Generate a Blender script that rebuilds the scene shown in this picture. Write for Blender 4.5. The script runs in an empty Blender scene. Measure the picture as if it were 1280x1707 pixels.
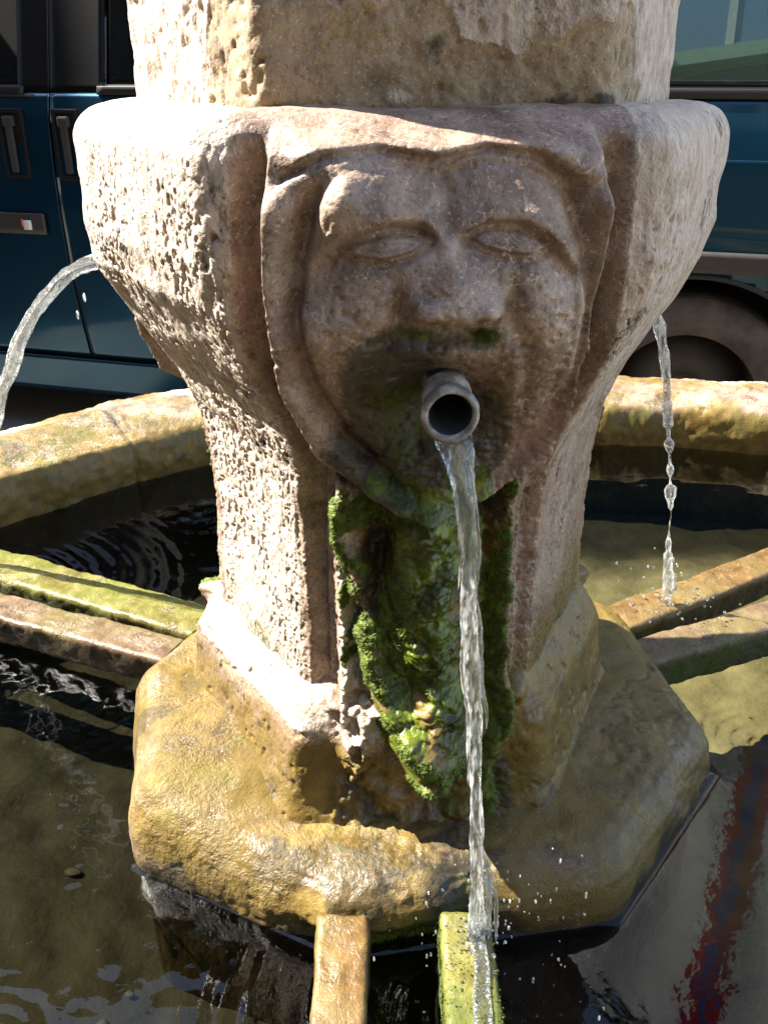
import bpy, bmesh, math, random
import numpy as np
from mathutils import Vector, Matrix

# ------------------------------------------------------------------ camera, light, exposure
G = 0.45                                   # height of the basin's water above the street
sc = bpy.context.scene
col = sc.collection
R = math.radians

cam_d = bpy.data.cameras.new('camera')
cam_d.sensor_fit = 'VERTICAL'
cam_d.sensor_height = 36.0
cam_d.lens = 1500.0 / 1707.0 * 36.0
cam_d.clip_start = 0.02
cam_d.clip_end = 400.0
cam = bpy.data.objects.new('camera', cam_d)
col.objects.link(cam)
cam.location = (0, 0, G + 0.72)
cam.rotation_euler = (R(90 - 26.0), 0, 0)
sc.camera = cam

SUN_AZ, SUN_EL = 163.0, 46.0               # direction towards the sun: azimuth from +x, elevation
world = bpy.data.worlds.new('World')
sc.world = world
world.use_nodes = True
wn = world.node_tree
wn.nodes.clear()
w_out = wn.nodes.new('ShaderNodeOutputWorld')
w_bg = wn.nodes.new('ShaderNodeBackground')
w_sky = wn.nodes.new('ShaderNodeTexSky')
w_sky.sky_type = 'NISHITA'
w_sky.sun_disc = False
w_sky.sun_elevation = R(SUN_EL)
w_sky.sun_rotation = R(90.0 - SUN_AZ)
w_sky.altitude = 400
w_bg.inputs['Strength'].default_value = 0.11
wn.links.new(w_sky.outputs[0], w_bg.inputs[0])
wn.links.new(w_bg.outputs[0], w_out.inputs[0])

sun_d = bpy.data.lights.new('sun', 'SUN')
sun_d.energy = 5.0
sun_d.angle = R(0.5)
sun_d.color = (1.0, 0.95, 0.86)
sun = bpy.data.objects.new('sun', sun_d)
col.objects.link(sun)
sv = Vector((math.cos(R(SUN_AZ)) * math.cos(R(SUN_EL)), math.sin(R(SUN_AZ)) * math.cos(R(SUN_EL)), math.sin(R(SUN_EL))))
sun.rotation_euler = sv.to_track_quat('Z', 'Y').to_euler()
sun.location = (-6, 3, 8)

sc.view_settings.view_transform = 'Standard'
sc.view_settings.look = 'None'
sc.view_settings.exposure = 2.4
sc.view_settings.gamma = 1.0
sc.view_settings.use_curve_mapping = False
sc.render.engine = 'CYCLES'
cy = sc.cycles
cy.use_denoising = True
cy.max_bounces = 12
cy.transmission_bounces = 12
cy.transparent_max_bounces = 16
cy.glossy_bounces = 5
cy.diffuse_bounces = 3
cy.sample_clamp_indirect = 15.0
cy.caustics_reflective = False
cy.caustics_refractive = False

rng = np.random.default_rng(7)
random.seed(7)

# ------------------------------------------------------------------ numeric helpers
def S(a, b, x):
    t = np.clip((x - a) / (b - a), 0, 1)
    return t * t * (3 - 2 * t)

def _hash(i, j, k, seed):
    h = (i.astype(np.uint32) * np.uint32(374761393) + j.astype(np.uint32) * np.uint32(668265263)
         + k.astype(np.uint32) * np.uint32(2147483647) + np.uint32(seed * 974711 + 12345))
    h = (h ^ (h >> np.uint32(13))) * np.uint32(1274126177)
    h = (h ^ (h >> np.uint32(16))) * np.uint32(2246822519)
    return ((h ^ (h >> np.uint32(13))) & np.uint32(0xFFFF)).astype(np.float32) / 32767.5 - 1.0

def vnoise(P, seed=0):
    P = np.asarray(P, np.float32)
    I = np.floor(P)
    F = P - I
    F = F * F * F * (F * (F * 6 - 15) + 10)
    I = I.astype(np.int64)
    out = 0
    for a in (0, 1):
        wx = F[:, 0] if a else 1 - F[:, 0]
        for b in (0, 1):
            wy = F[:, 1] if b else 1 - F[:, 1]
            for c in (0, 1):
                wz = F[:, 2] if c else 1 - F[:, 2]
                out = out + _hash(I[:, 0] + a, I[:, 1] + b, I[:, 2] + c, seed) * (wx * wy * wz)
    return out

def fbm(P, octv=3, seed=0, gain=0.5):
    o, a, t = 0, 1.0, 0
    P = np.asarray(P, np.float32)
    for i in range(octv):
        o = o + a * vnoise(P * (2.03 ** i) + 17.3 * i, seed + i)
        t += a
        a *= gain
    return o / t

def dist_line(s, z, pts):
    d = np.full(s.shape, 1e9)
    for (x0, y0), (x1, y1) in zip(pts[:-1], pts[1:]):
        dx, dy = x1 - x0, y1 - y0
        t = np.clip(((s - x0) * dx + (z - y0) * dy) / (dx * dx + dy * dy + 1e-12), 0, 1)
        d = np.minimum(d, np.hypot(s - x0 - t * dx, z - y0 - t * dy))
    return d

def sd_poly(s, z, pts):
    pts = list(pts)
    d = dist_line(s, z, pts + pts[:1])
    ins = np.zeros(s.shape, bool)
    n = len(pts)
    for i in range(n):
        x0, y0 = pts[i]
        x1, y1 = pts[(i + 1) % n]
        c = (y0 > z) != (y1 > z)
        ins ^= c & (s < (x1 - x0) * (z - y0) / (y1 - y0 + 1e-12) + x0)
    return np.where(ins, d, -d)

def gauss(s, z, cx, cz, rx, rz):
    return np.exp(-((s - cx) / rx) ** 2 - ((z - cz) / rz) ** 2)

# ------------------------------------------------------------------ object helpers
def tag(o, label=None, cat=None, group=None, kind=None):
    if label: o['label'] = label
    if cat: o['category'] = cat
    if group: o['group'] = group
    if kind: o['kind'] = kind
    return o

def empty(name, loc=(0, 0, 0), rz=0.0):
    o = bpy.data.objects.new(name, None)
    o.empty_display_size = 0.1
    o.location = loc
    o.rotation_euler = (0, 0, rz)
    col.objects.link(o)
    return o

def link(name, me, mat=None, parent=None, smooth=True):
    if mat is not None:
        me.materials.append(mat)
    if smooth and len(me.polygons):
        me.polygons.foreach_set('use_smooth', np.ones(len(me.polygons), bool))
    o = bpy.data.objects.new(name, me)
    col.objects.link(o)
    if parent is not None:
        o.parent = parent
    return o

def mesh_np(name, V, Q, mat=None, parent=None, attrs=None, smooth=True):
    V = np.ascontiguousarray(V, np.float32)
    Q = np.asarray(Q, np.int32)
    used = np.unique(Q)
    mp = np.full(len(V), -1, np.int32)
    mp[used] = np.arange(len(used))
    V = V[used]
    Q = mp[Q]
    k = Q.shape[1]
    me = bpy.data.meshes.new(name)
    me.vertices.add(len(V))
    me.vertices.foreach_set('co', V.ravel())
    me.loops.add(Q.size)
    me.loops.foreach_set('vertex_index', Q.ravel())
    me.polygons.add(len(Q))
    me.polygons.foreach_set('loop_start', np.arange(len(Q), dtype=np.int32) * k)
    if attrs:
        for nm, a in attrs.items():
            at = me.attributes.new(nm, 'FLOAT', 'POINT')
            at.data.foreach_set('value', np.ascontiguousarray(np.asarray(a)[used], np.float32))
    me.update(calc_edges=True)
    return link(name, me, mat, parent, smooth)

def grid_quads(m, n, wrap=False):
    # rows m, columns n: vertex index r*n+c
    r = np.arange(m - 1)[:, None]
    c = np.arange(n if wrap else n - 1)[None, :]
    c1 = (c + 1) % n
    q = np.stack([r * n + c, r * n + c1, (r + 1) * n + c1, (r + 1) * n + c], -1)
    return q.reshape(-1, 4)

def bm_obj(name, bm, mat, parent=None, smooth=False):
    me = bpy.data.meshes.new(name)
    bm.normal_update()
    bm.to_mesh(me)
    bm.free()
    return link(name, me, mat, parent, smooth)

def add_box(bm, x0, x1, y0, y1, z0, z1, bev=0.0):
    vs = [bm.verts.new(p) for p in ((x0, y0, z0), (x1, y0, z0), (x1, y1, z0), (x0, y1, z0),
                                    (x0, y0, z1), (x1, y0, z1), (x1, y1, z1), (x0, y1, z1))]
    fs = [bm.faces.new([vs[i] for i in f]) for f in ((0, 3, 2, 1), (4, 5, 6, 7), (0, 1, 5, 4), (1, 2, 6, 5), (2, 3, 7, 6), (3, 0, 4, 7))]
    if bev > 0:
        es = list({e for f in fs for e in f.edges})
        bmesh.ops.bevel(bm, geom=es, offset=bev, segments=2, affect='EDGES', profile=0.6)
    return vs

def box(name, b, mat, parent=None, bev=0.0):
    bm = bmesh.new()
    add_box(bm, *b, bev=bev)
    return bm_obj(name, bm, mat, parent)

def tube(path, rad, seg=12, cap=True, flat=None):
    """rings of points round a path; rad: (n,seg) or (n,)"""
    path = np.asarray(path, float)
    n = len(path)
    T = np.gradient(path, axis=0)
    T /= np.linalg.norm(T, axis=1)[:, None] + 1e-12
    ref = np.array([1.0, 0, 0]) if abs(T[0, 0]) < 0.8 else np.array([0, 1.0, 0])
    V = []
    rad = np.asarray(rad, float)
    if rad.ndim == 1:
        rad = np.repeat(rad[:, None], seg, 1)
    ang = np.linspace(0, 2 * np.pi, seg, endpoint=False)
    for i in range(n):
        u = ref - T[i] * (ref @ T[i])
        u /= np.linalg.norm(u)
        v = np.cross(T[i], u)
        fx, fy = (1, 1) if flat is None else flat[i]
        V.append(path[i] + np.outer(rad[i] * np.cos(ang) * fx, u) + np.outer(rad[i] * np.sin(ang) * fy, v))
    V = np.concatenate(V)
    Q = grid_quads(n, seg, True)
    if cap:
        V = np.concatenate([V, path[:1], path[-1:]])
        a, b = len(V) - 2, len(V) - 1
        k = np.arange(seg)
        k1 = (k + 1) % seg
        Q = np.concatenate([Q, np.stack([np.full(seg, a), k1, k, k], -1), np.stack([np.full(seg, b), (n - 1) * seg + k, (n - 1) * seg + k1, (n - 1) * seg + k1], -1)])
    return V, Q

def mesh_poly(name, V, Q, mat, parent=None, smooth=True):
    faces = []
    for q in np.asarray(Q).tolist():
        f = []
        for i in q:
            if i not in f: f.append(i)
        if len(f) > 2: faces.append(f)
    me = bpy.data.meshes.new(name)
    me.from_pydata(np.asarray(V).tolist(), [], faces)
    me.update()
    return link(name, me, mat, parent, smooth)

def lathe(prof, seg=32):
    """profile [(r, h)] about +z"""
    ang = np.linspace(0, 2 * np.pi, seg, endpoint=False)
    V = np.array([[r * math.cos(a), r * math.sin(a), h] for r, h in prof for a in ang])
    return V, grid_quads(len(prof), seg, True)

# ------------------------------------------------------------------ materials
class NT:
    def __init__(self, name):
        self.m = bpy.data.materials.new(name)
        self.m.use_nodes = True
        self.t = self.m.node_tree
        self.t.nodes.clear()
        self.out = self.t.nodes.new('ShaderNodeOutputMaterial')
        self.co = self.t.nodes.new('ShaderNodeTexCoord').outputs['Object']
    def n(self, typ, **kw):
        nd = self.t.nodes.new(typ)
        for k, v in kw.items():
            if k.startswith('_'):
                setattr(nd, k[1:], v)
            else:
                self.set(nd.inputs[k.replace('__', ' ')], v)
        return nd
    def set(self, sock, v):
        if isinstance(v, bpy.types.NodeSocket):
            self.t.links.new(v, sock)
        elif isinstance(v, (tuple, list)) and len(v) == 3 and sock.type == 'RGBA':
            sock.default_value = (*v, 1)
        else:
            sock.default_value = v
    def noise(self, scale, detail=4, rough=0.55, co=None, dist=0.0):
        return self.n('ShaderNodeTexNoise', Vector=co or self.co, Scale=scale, Detail=detail, Roughness=rough, Distortion=dist).outputs['Fac']
    def scaled(self, v):
        return self.n('ShaderNodeMapping', Vector=self.co, Scale=v).outputs[0]
    def ramp(self, fac, stops):
        r = self.n('ShaderNodeValToRGB', Fac=fac)
        el = r.color_ramp.elements
        while len(el) < len(stops): el.new(0.5)
        for e, (p, c) in zip(el, stops):
            e.position = p
            e.color = (*c, 1) if isinstance(c, (tuple, list)) else (c, c, c, 1)
        return r.outputs['Color']
    def mix(self, f, a, b, mode='MIX'):
        nd = self.t.nodes.new('ShaderNodeMix')
        nd.data_type = 'RGBA'
        nd.blend_type = mode
        self.set(nd.inputs[0], f); self.set(nd.inputs[6], a); self.set(nd.inputs[7], b)
        return nd.outputs[2]
    def mixf(self, f, a, b):
        nd = self.t.nodes.new('ShaderNodeMix')
        nd.data_type = 'FLOAT'
        self.set(nd.inputs[0], f); self.set(nd.inputs[2], a); self.set(nd.inputs[3], b)
        return nd.outputs[0]
    def math(self, op, a, b=0.0, clamp=False):
        nd = self.t.nodes.new('ShaderNodeMath')
        nd.operation = op
        nd.use_clamp = clamp
        self.set(nd.inputs[0], a); self.set(nd.inputs[1], b)
        return nd.outputs[0]
    def attr(self, name):
        nd = self.t.nodes.new('ShaderNodeAttribute')
        nd.attribute_name = name
        return nd.outputs['Fac']
    def bump(self, h, strength=0.5, dist=0.002, normal=None):
        nd = self.n('ShaderNodeBump', Strength=strength, Distance=dist, Height=h)
        if normal is not None: self.set(nd.inputs['Normal'], normal)
        return nd.outputs[0]
    def bsdf(self, **kw):
        b = self.n('ShaderNodeBsdfPrincipled', **kw)
        self.t.links.new(b.outputs[0], self.out.inputs[0])
        return b

def simple(name, c, rough=0.5, metal=0.0, var=0.15, scale=20, coat=0.0, bump=0.0, spec=0.5):
    m = NT(name)
    f = m.noise(scale, 4)
    lo = tuple(x * (1 - var) for x in c)
    hi = tuple(min(1, x * (1 + var)) for x in c)
    kw = dict(Base__Color=m.ramp(f, [(0.3, lo), (0.7, hi)]), Roughness=rough, Metallic=metal, Coat__Weight=coat, Specular__IOR__Level=spec)
    if bump: kw['Normal'] = m.bump(m.noise(scale * 6, 3), bump, 0.002)
    m.bsdf(**kw)
    return m.m

def stone_mat(name, scratch=0.45, brown=((0.115, 0.073, 0.050), (0.43, 0.320, 0.238)), pale=((0.35, 0.275, 0.215), (0.60, 0.50, 0.405)),
              ochre=((0.058, 0.036, 0.009), (0.225, 0.150, 0.036)), redp=(0.32, 0.185, 0.155), wet_rough=0.25, brown_rough=0.40, ochre2=(0.120, 0.082, 0.020)):
    m = NT(name)
    big = m.noise(9, 4)
    mid = m.noise(38, 5, 0.6)
    fine = m.noise(230, 4, 0.65)
    c_b = m.ramp(mid, [(0.30, brown[0]), (0.72, brown[1])])
    c_b = m.mix(m.ramp(big, [(0.50, 0), (0.68, 0.75)]), c_b, redp)
    scr = m.math('ABSOLUTE', m.math('SUBTRACT', m.noise(30, 2, 0.5, dist=2.2), 0.5))
    scm = m.math('MULTIPLY', m.ramp(scr, [(0.004, 1), (0.011, 0)]), m.ramp(m.noise(55, 3, 0.6), [(0.46, 0), (0.56, scratch)]))
    c_b = m.mix(scm, c_b, tuple(min(1, x * 1.9) for x in brown[1]))
    spk = m.noise(420, 3, 0.6)
    c_b = m.mix(m.ramp(spk, [(0.60, 0), (0.68, 0.55)]), c_b, tuple(min(1, x * 1.6) for x in brown[1]))
    streak = m.n('ShaderNodeTexNoise', Vector=m.scaled((1, 1, 0.5)), Scale=115, Detail=4, Roughness=0.65).outputs['Fac']
    c_p = m.ramp(streak, [(0.32, pale[0]), (0.62, pale[1])])
    c_p = m.mix(m.ramp(big, [(0.45, 0), (0.75, 0.5)]), c_p, (0.46, 0.36, 0.27))
    c_o = m.ramp(mid, [(0.28, ochre[0]), (0.74, ochre[1])])
    c_o = m.mix(m.ramp(big, [(0.42, 0), (0.62, 0.7)]), c_o, ochre2)
    c_m = m.ramp(fine, [(0.30, (0.014, 0.022, 0.003)), (0.72, (0.085, 0.110, 0.010))])
    c_d = m.ramp(mid, [(0.3, (0.016, 0.014, 0.009)), (0.75, (0.06, 0.048, 0.028))])
    def soft(name, w=0.35):
        a = m.attr(name)
        j = m.math('ADD', a, m.math('MULTIPLY', m.math('SUBTRACT', fine, 0.5), 0.9))
        j = m.math('ADD', j, m.math('MULTIPLY', m.math('SUBTRACT', mid, 0.5), 0.8))
        return m.ramp(j, [(0.5 - w / 2, 0), (0.5 + w / 2, 1)])
    f_p, f_o, f_m, f_d, f_s = soft('pale'), soft('ochre'), soft('moss'), soft('dark'), soft('slime', 0.3)
    c_b = m.mix(m.ramp(fine, [(.30, .65), (.46, 0)]), c_b, tuple(x * .45 for x in brown[0]))
    c = m.mix(f_p, c_b, c_p)
    c = m.mix(f_o, c, c_o)
    c = m.mix(m.math('MULTIPLY', f_d, 0.9), c, c_d)
    c = m.mix(f_m, c, c_m)
    c_s = m.ramp(mid, [(0.3, (0.018, 0.024, 0.002)), (0.50, (0.062, 0.080, 0.007)), (0.74, (0.16, 0.195, 0.014))])
    c = m.mix(f_s, c, c_s)
    wet = m.attr('wet')
    r = m.mixf(f_p, brown_rough, 0.85)
    r = m.mixf(wet, r, m.math('ADD', wet_rough, m.math('MULTIPLY', m.math('SUBTRACT', mid, 0.42), 1.1), clamp=True))
    r = m.mixf(f_m, r, 0.9)
    r = m.mixf(f_s, r, 0.24)
    r = m.math('ADD', r, m.math('MULTIPLY', m.math('SUBTRACT', fine, 0.5), 0.25), clamp=True)
    h = m.math('ADD', m.math('MULTIPLY', fine, 0.55), m.math('MULTIPLY', mid, 0.6))
    h = m.math('ADD', h, m.math('MULTIPLY', m.math('MULTIPLY', streak, f_p), 1.1))
    h = m.math('ADD', h, m.math('MULTIPLY', spk, 0.35))
    st = m.mixf(f_p, 0.50, 0.85)
    st = m.mixf(wet, st, 0.55)
    m.bsdf(Base__Color=c, Roughness=r, Normal=m.bump(h, st, 0.0035), Specular__IOR__Level=0.36)
    return m.m

M_STONE = stone_mat('carved limestone')
M_SHAFT = stone_mat('rendered shaft stone', scratch=0.0, brown=((0.18, 0.125, 0.072), (0.42, 0.33, 0.22)), brown_rough=0.8, redp=(0.30, 0.20, 0.10))
M_BASIN = stone_mat('wet basin stone', wet_rough=0.30, pale=((0.33, 0.29, 0.19), (0.58, 0.52, 0.38)))

M_BAR_RUST = stone_mat('rust brown wet stone', ochre=((0.055, 0.032, 0.011), (0.19, 0.108, 0.034)), ochre2=(0.13, 0.10, 0.036))
M_BAR_OLIVE = stone_mat('olive wet stone', ochre=((0.055, 0.045, 0.010), (0.19, 0.165, 0.045)), ochre2=(0.12, 0.125, 0.022))
M_BAR_BROWN = stone_mat('brown wet stone', ochre=((0.055, 0.034, 0.018), (0.19, 0.125, 0.072)), ochre2=(0.11, 0.09, 0.03))

# glass-clear falling water
def water_glass(air):
    m = NT('falling water')
    st = m.n('ShaderNodeTexNoise', Vector=m.scaled((1, 1, .14)), Scale=420, Detail=2).outputs['Fac']
    nr = m.bump(st, .5, .002)
    g = m.n('ShaderNodeBsdfGlass', Color=(0.98, 0.99, 0.985), Roughness=0.03, IOR=1.33, Normal=nr)
    d = m.n('ShaderNodeBsdfTranslucent', Color=(0.9, 0.92, 0.92), Normal=nr)
    gl = m.n('ShaderNodeBsdfGlossy', Color=(1, 1, 1), Roughness=0.10, Normal=nr)
    a = m.n('ShaderNodeMixShader', Fac=m.ramp(st, [(.46, .02), (.62, air)]))
    m.t.links.new(g.outputs[0], a.inputs[1]); m.t.links.new(d.outputs[0], a.inputs[2])
    b = m.n('ShaderNodeMixShader', Fac=0.10)
    m.t.links.new(a.outputs[0], b.inputs[1]); m.t.links.new(gl.outputs[0], b.inputs[2])
    tp = m.n('ShaderNodeBsdfTransparent', Color=(.97, .98, .98))
    e = m.n('ShaderNodeMixShader', Fac=0.34)
    m.t.links.new(b.outputs[0], e.inputs[1]); m.t.links.new(tp.outputs[0], e.inputs[2])
    m.t.links.new(e.outputs[0], m.out.inputs[0])
    return m.m
M_JET = water_glass(.80)
M_CLEAR = water_glass(.22)

def pool_water():
    m = NT('pool water')
    c1 = m.noise(26, 3, 0.5, dist=0.6)
    c2 = m.noise(85, 2, 0.5, dist=0.8)
    h = m.math('ADD', c1, m.math('MULTIPLY', c2, 0.22))
    nrm = m.bump(h, 0.024, 0.010)
    tr = m.n('ShaderNodeBsdfTransparent', Color=(0.44, 0.42, 0.31))
    gl = m.n('ShaderNodeBsdfGlossy', Color=(1, 1, 1), Roughness=0.015, Normal=nrm)
    fr = m.n('ShaderNodeFresnel', IOR=1.33, Normal=nrm)
    mx = m.n('ShaderNodeMixShader', Fac=fr.outputs[0])
    m.t.links.new(tr.outputs[0], mx.inputs[1])
    m.t.links.new(gl.outputs[0], mx.inputs[2])
    m.t.links.new(mx.outputs[0], m.out.inputs[0])
    return m.m
M_WATER = pool_water()

def floor_mat():
    m = NT('basin floor silt')
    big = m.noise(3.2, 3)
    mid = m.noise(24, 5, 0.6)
    c = m.ramp(mid, [(0.3, (0.005, 0.005, 0.003)), (0.7, (0.018, 0.018, 0.010))])  # near-black colour stands in for the shaded floor
    c2 = m.ramp(mid, [(0.25, (0.33, 0.32, 0.23)), (0.7, (0.62, 0.60, 0.47))])  # pale colour paints sunlight on the floor
    f = m.attr('painted_sun')
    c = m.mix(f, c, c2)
    m.bsdf(Base__Color=c, Roughness=0.8, Normal=m.bump(mid, 0.6, 0.01))
    return m.m
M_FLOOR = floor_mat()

def moss_mat():
    m = NT('moss')
    i = m.n('ShaderNodeObjectInfo')
    f = m.noise(140, 3)
    c = m.ramp(f, [(0.25, (0.030, 0.046, 0.004)), (0.5, (0.085, 0.120, 0.008)), (0.8, (0.20, 0.25, 0.018))])
    m.bsdf(Base__Color=c, Roughness=0.65, Subsurface__Weight=0.0)
    return m.m
M_MOSS = moss_mat()

def algae_mat():
    m = NT('wet algae')
    f = m.noise(60, 4)
    c = m.ramp(f, [(0.25, (0.04, 0.075, 0.006)), (0.55, (0.14, 0.22, 0.018)), (0.8, (0.26, 0.34, 0.05))])
    b = m.bsdf(Base__Color=c, Roughness=0.14, Normal=m.bump(m.noise(220, 3), 0.35, 0.002))
    b.inputs['Subsurface Weight'].default_value = 0.25
    b.inputs['Subsurface Radius'].default_value = (0.004, 0.006, 0.001)
    return m.m
M_ALGAE = algae_mat()

def lead_mat():
    m = NT('weathered pipe metal')
    f = m.noise(70, 5, 0.65)
    c = m.ramp(f, [(0.3, (0.07, 0.058, 0.048)), (0.50, (0.19, 0.165, 0.135)), (0.70, (0.50, 0.47, 0.42))])
    c = m.mix(m.ramp(m.attr('worn_bore_shade'), [(0.45, 0), (0.55, 1)]), c, (0.035, 0.042, 0.05))
    r = m.mixf(m.attr('worn_bore_shade'), 0.55, 0.3)
    m.bsdf(Base__Color=c, Roughness=r, Metallic=0.15, Normal=m.bump(f, 0.5, 0.002))
    return m.m
M_PIPE = lead_mat()
M_BORE = simple('dark pipe bore', (0.012, 0.010, 0.008), 0.5)

def paint_mat():
    m = NT('dark blue metallic paint')
    f = m.noise(3, 3)
    c = m.ramp(f, [(0.35, (0.004, 0.044, 0.086)), (0.65, (0.006, 0.055, 0.100))])
    m.bsdf(Base__Color=c, Roughness=0.36, Metallic=0.85, Coat__Weight=0.5, Coat__Roughness=0.06)
    return m.m
M_PAINT = paint_mat()
M_BLACK = simple('black trim', (0.004, 0.0038, 0.0038), 0.5, spec=0.12)
M_RUBBER = simple('rubber seal', (0.010, 0.010, 0.011), 0.6)
M_MOULD = simple('grey plastic moulding', (0.034, 0.029, 0.027), 0.55)
M_PLASTIC = simple('dark handle plastic', (0.012, 0.011, 0.010), 0.45, spec=0.3)
M_TYRE = simple('dusty tyre', (0.085, 0.068, 0.057), 0.9, var=0.5, scale=14, bump=0.4)
M_STEEL = simple('wheel steel', (0.06, 0.055, 0.05), 0.6, 0.3)
M_WHITEP = simple('white marker', (0.75, 0.72, 0.68), 0.4)
M_REDP = simple('red marker', (0.55, 0.05, 0.03), 0.4)
M_SEAT = simple('seat fabric', (0.05, 0.05, 0.055), 0.9)

def glass_pane():
    m = NT('tinted car glass')
    tr = m.n('ShaderNodeBsdfTransparent', Color=(0.13, 0.16, 0.155))
    gl = m.n('ShaderNodeBsdfGlossy', Color=(1, 1, 1), Roughness=0.01)
    fr = m.n('ShaderNodeFresnel', IOR=1.55)
    f2 = m.math('ADD', m.math('MULTIPLY', fr.outputs[0], 1.6), 0.02, clamp=True)
    mx = m.n('ShaderNodeMixShader', Fac=f2)
    m.t.links.new(tr.outputs[0], mx.inputs[1])
    m.t.links.new(gl.outputs[0], mx.inputs[2])
    m.t.links.new(mx.outputs[0], m.out.inputs[0])
    return m.m
M_GLASS = glass_pane()

# ------------------------------------------------------------------ street and houses
def ground():
    m = NT('street paving')
    f = m.noise(3, 6, 0.6)
    f2 = m.noise(60, 4)
    c = m.ramp(f, [(0.3, (0.13, 0.115, 0.095)), (0.7, (0.24, 0.215, 0.175))])
    c = m.mix(0.4, c, m.ramp(f2, [(0.3, (0.09, 0.08, 0.07)), (0.7, (0.28, 0.25, 0.21))]))
    m.bsdf(Base__Color=c, Roughness=0.9, Normal=m.bump(f2, 0.5, 0.004))
    bm = bmesh.new()
    vs = [bm.verts.new(p) for p in ((-150, -150, 0), (150, -150, 0), (150, 150, 0), (-150, 150, 0))]
    bm.faces.new(vs)
    tag(bm_obj('street', bm, m.m), kind='structure')
ground()

M_WALL1 = simple('ochre render', (0.40, 0.31, 0.20), 0.9, var=0.2, scale=2.5, bump=0.4)
M_WALL2 = simple('grey stone wall', (0.16, 0.145, 0.125), 0.9, var=0.3, scale=4, bump=0.6)
M_WALL3 = simple('dark reflection wall', (0.050, 0.044, 0.038), 0.9, var=0.3, scale=5, bump=0.4)  # near-black wall of the added houses, darkens the van's reflection
M_BLUE = simple('blue painted shutter', (0.06, 0.17, 0.34), 0.5)
M_FRAME = simple('pale window frame', (0.42, 0.50, 0.46), 0.5)
M_SILL = simple('green painted ledge', (0.18, 0.36, 0.26), 0.5)
M_DARK = simple('dark opening', (0.008, 0.008, 0.009), 0.4)
M_ROOF = simple('clay roof', (0.22, 0.10, 0.06), 0.9)

def house(name, label, x0, x1, y0, y1, h, wall_m, face_y, windows, shutter=True):
    r = empty(name, ((x0 + x1) / 2, (y0 + y1) / 2, 0))
    tag(r, label, 'house', None)
    cx, cy = r.location.x, r.location.y
    box('wall', (x0 - cx, x1 - cx, y0 - cy, y1 - cy, -0.1, h), wall_m, r)
    bm = bmesh.new()
    e = 0.45
    zs = h + 0.003
    a = [bm.verts.new(p) for p in ((x0 - cx - e, y0 - cy - e, zs), (x1 - cx + e, y0 - cy - e, zs), (x1 - cx + e, y1 - cy + e, zs), (x0 - cx - e, y1 - cy + e, zs))]
    b = [bm.verts.new(p) for p in ((x0 - cx - e, 0, zs + 1.3), (x1 - cx + e, 0, zs + 1.3))]
    for f in ((a[0], a[1], b[1], b[0]), (a[2], a[3], b[0], b[1]), (a[1], a[2], b[1]), (a[3], a[0], b[0]), (a[3], a[2], a[1], a[0])):
        bm.faces.new(f)
    bm_obj('roof', bm, M_ROOF, r)
    fy = face_y - cy
    d = 1 if face_y > (y0 + y1) / 2 else -1
    def slab(t0, t1): return (fy + min(d * t0, d * t1), fy + max(d * t0, d * t1))
    for (wx, wz, ww, wh) in windows:
        wx -= cx
        o = box('window', (wx - ww / 2, wx + ww / 2, *slab(0.004, 0.02), wz, wz + wh), M_DARK, r)
        bm = bmesh.new()
        t = 0.06
        add_box(bm, wx - ww / 2 - t, wx - ww / 2, *slab(0.003, 0.06), wz, wz + wh)
        add_box(bm, wx + ww / 2, wx + ww / 2 + t, *slab(0.003, 0.06), wz, wz + wh)
        add_box(bm, wx - ww / 2 - t, wx + ww / 2 + t, *slab(0.003, 0.06), wz + wh + 0.001, wz + wh + t)
        add_box(bm, wx - 0.045, wx + 0.045, *slab(0.022, 0.07), wz, wz + wh)
        bm_obj('frame', bm, M_FRAME, o)
        box('sill', (wx - ww / 2 - 0.15, wx + ww / 2 + 0.15, *slab(0.002, 0.16), wz - 0.16, wz - 0.002), M_SILL, o)
        for sgn in (-1, 1):
            xa = wx + sgn * 0.047
            xb = wx + sgn * (ww / 2 - 0.002)
            box('shutter', (min(xa, xb), max(xa, xb), *slab(0.024, 0.05), wz + 0.002, wz + wh - 0.002), M_BLUE if shutter else M_DARK, o)
    return r

def recess(r, wx, wz, face):
    cx, cy = r.location.x, r.location.y
    box('recess', (wx - 1.2 - cx, wx + 1.2 - cx, face - cy + .004, face - cy + .03, wz - .95, wz - .20), M_DARK, r)
    for dx, w, h_ in ((-.75, .40, .42), (-.05, .34, .34), (.62, .46, .40)):
        bm = bmesh.new()
        add_box(bm, wx + dx - w / 2 - cx, wx + dx + w / 2 - cx, face - cy + .032, face - cy + .12, wz - .90, wz - .90 + h_, .03)
        bm_obj('stone_block', bm, M_WALL1, r)

H1 = house('stone_house', 'ochre rendered house with blue shutters over green ledges, reflected in the van window',
      -3.6, 7.0, -11.0, -5.2, 8.2, M_WALL1, -5.2,
      [(-0.9, G + 5.0, 1.5, 1.5), (2.4, G + 5.0, 1.5, 1.5), (-0.9, 1.4, 1.3, 1.6), (2.4, 1.4, 1.3, 1.6)])
recess(H1, -0.9, G + 5.0, -5.2)
house('stone_house', 'grey stone house standing in shade behind the dark blue van',
      -5.6, -0.6, 4.6, 10.0, 5.5, M_WALL2, 4.6,
      [(-4.2, 1.3, 1.2, 1.5), (-2.0, 1.3, 1.2, 1.5), (-4.2, 3.7, 1.2, 1.4), (-2.0, 3.7, 1.2, 1.4)], shutter=False)

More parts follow.
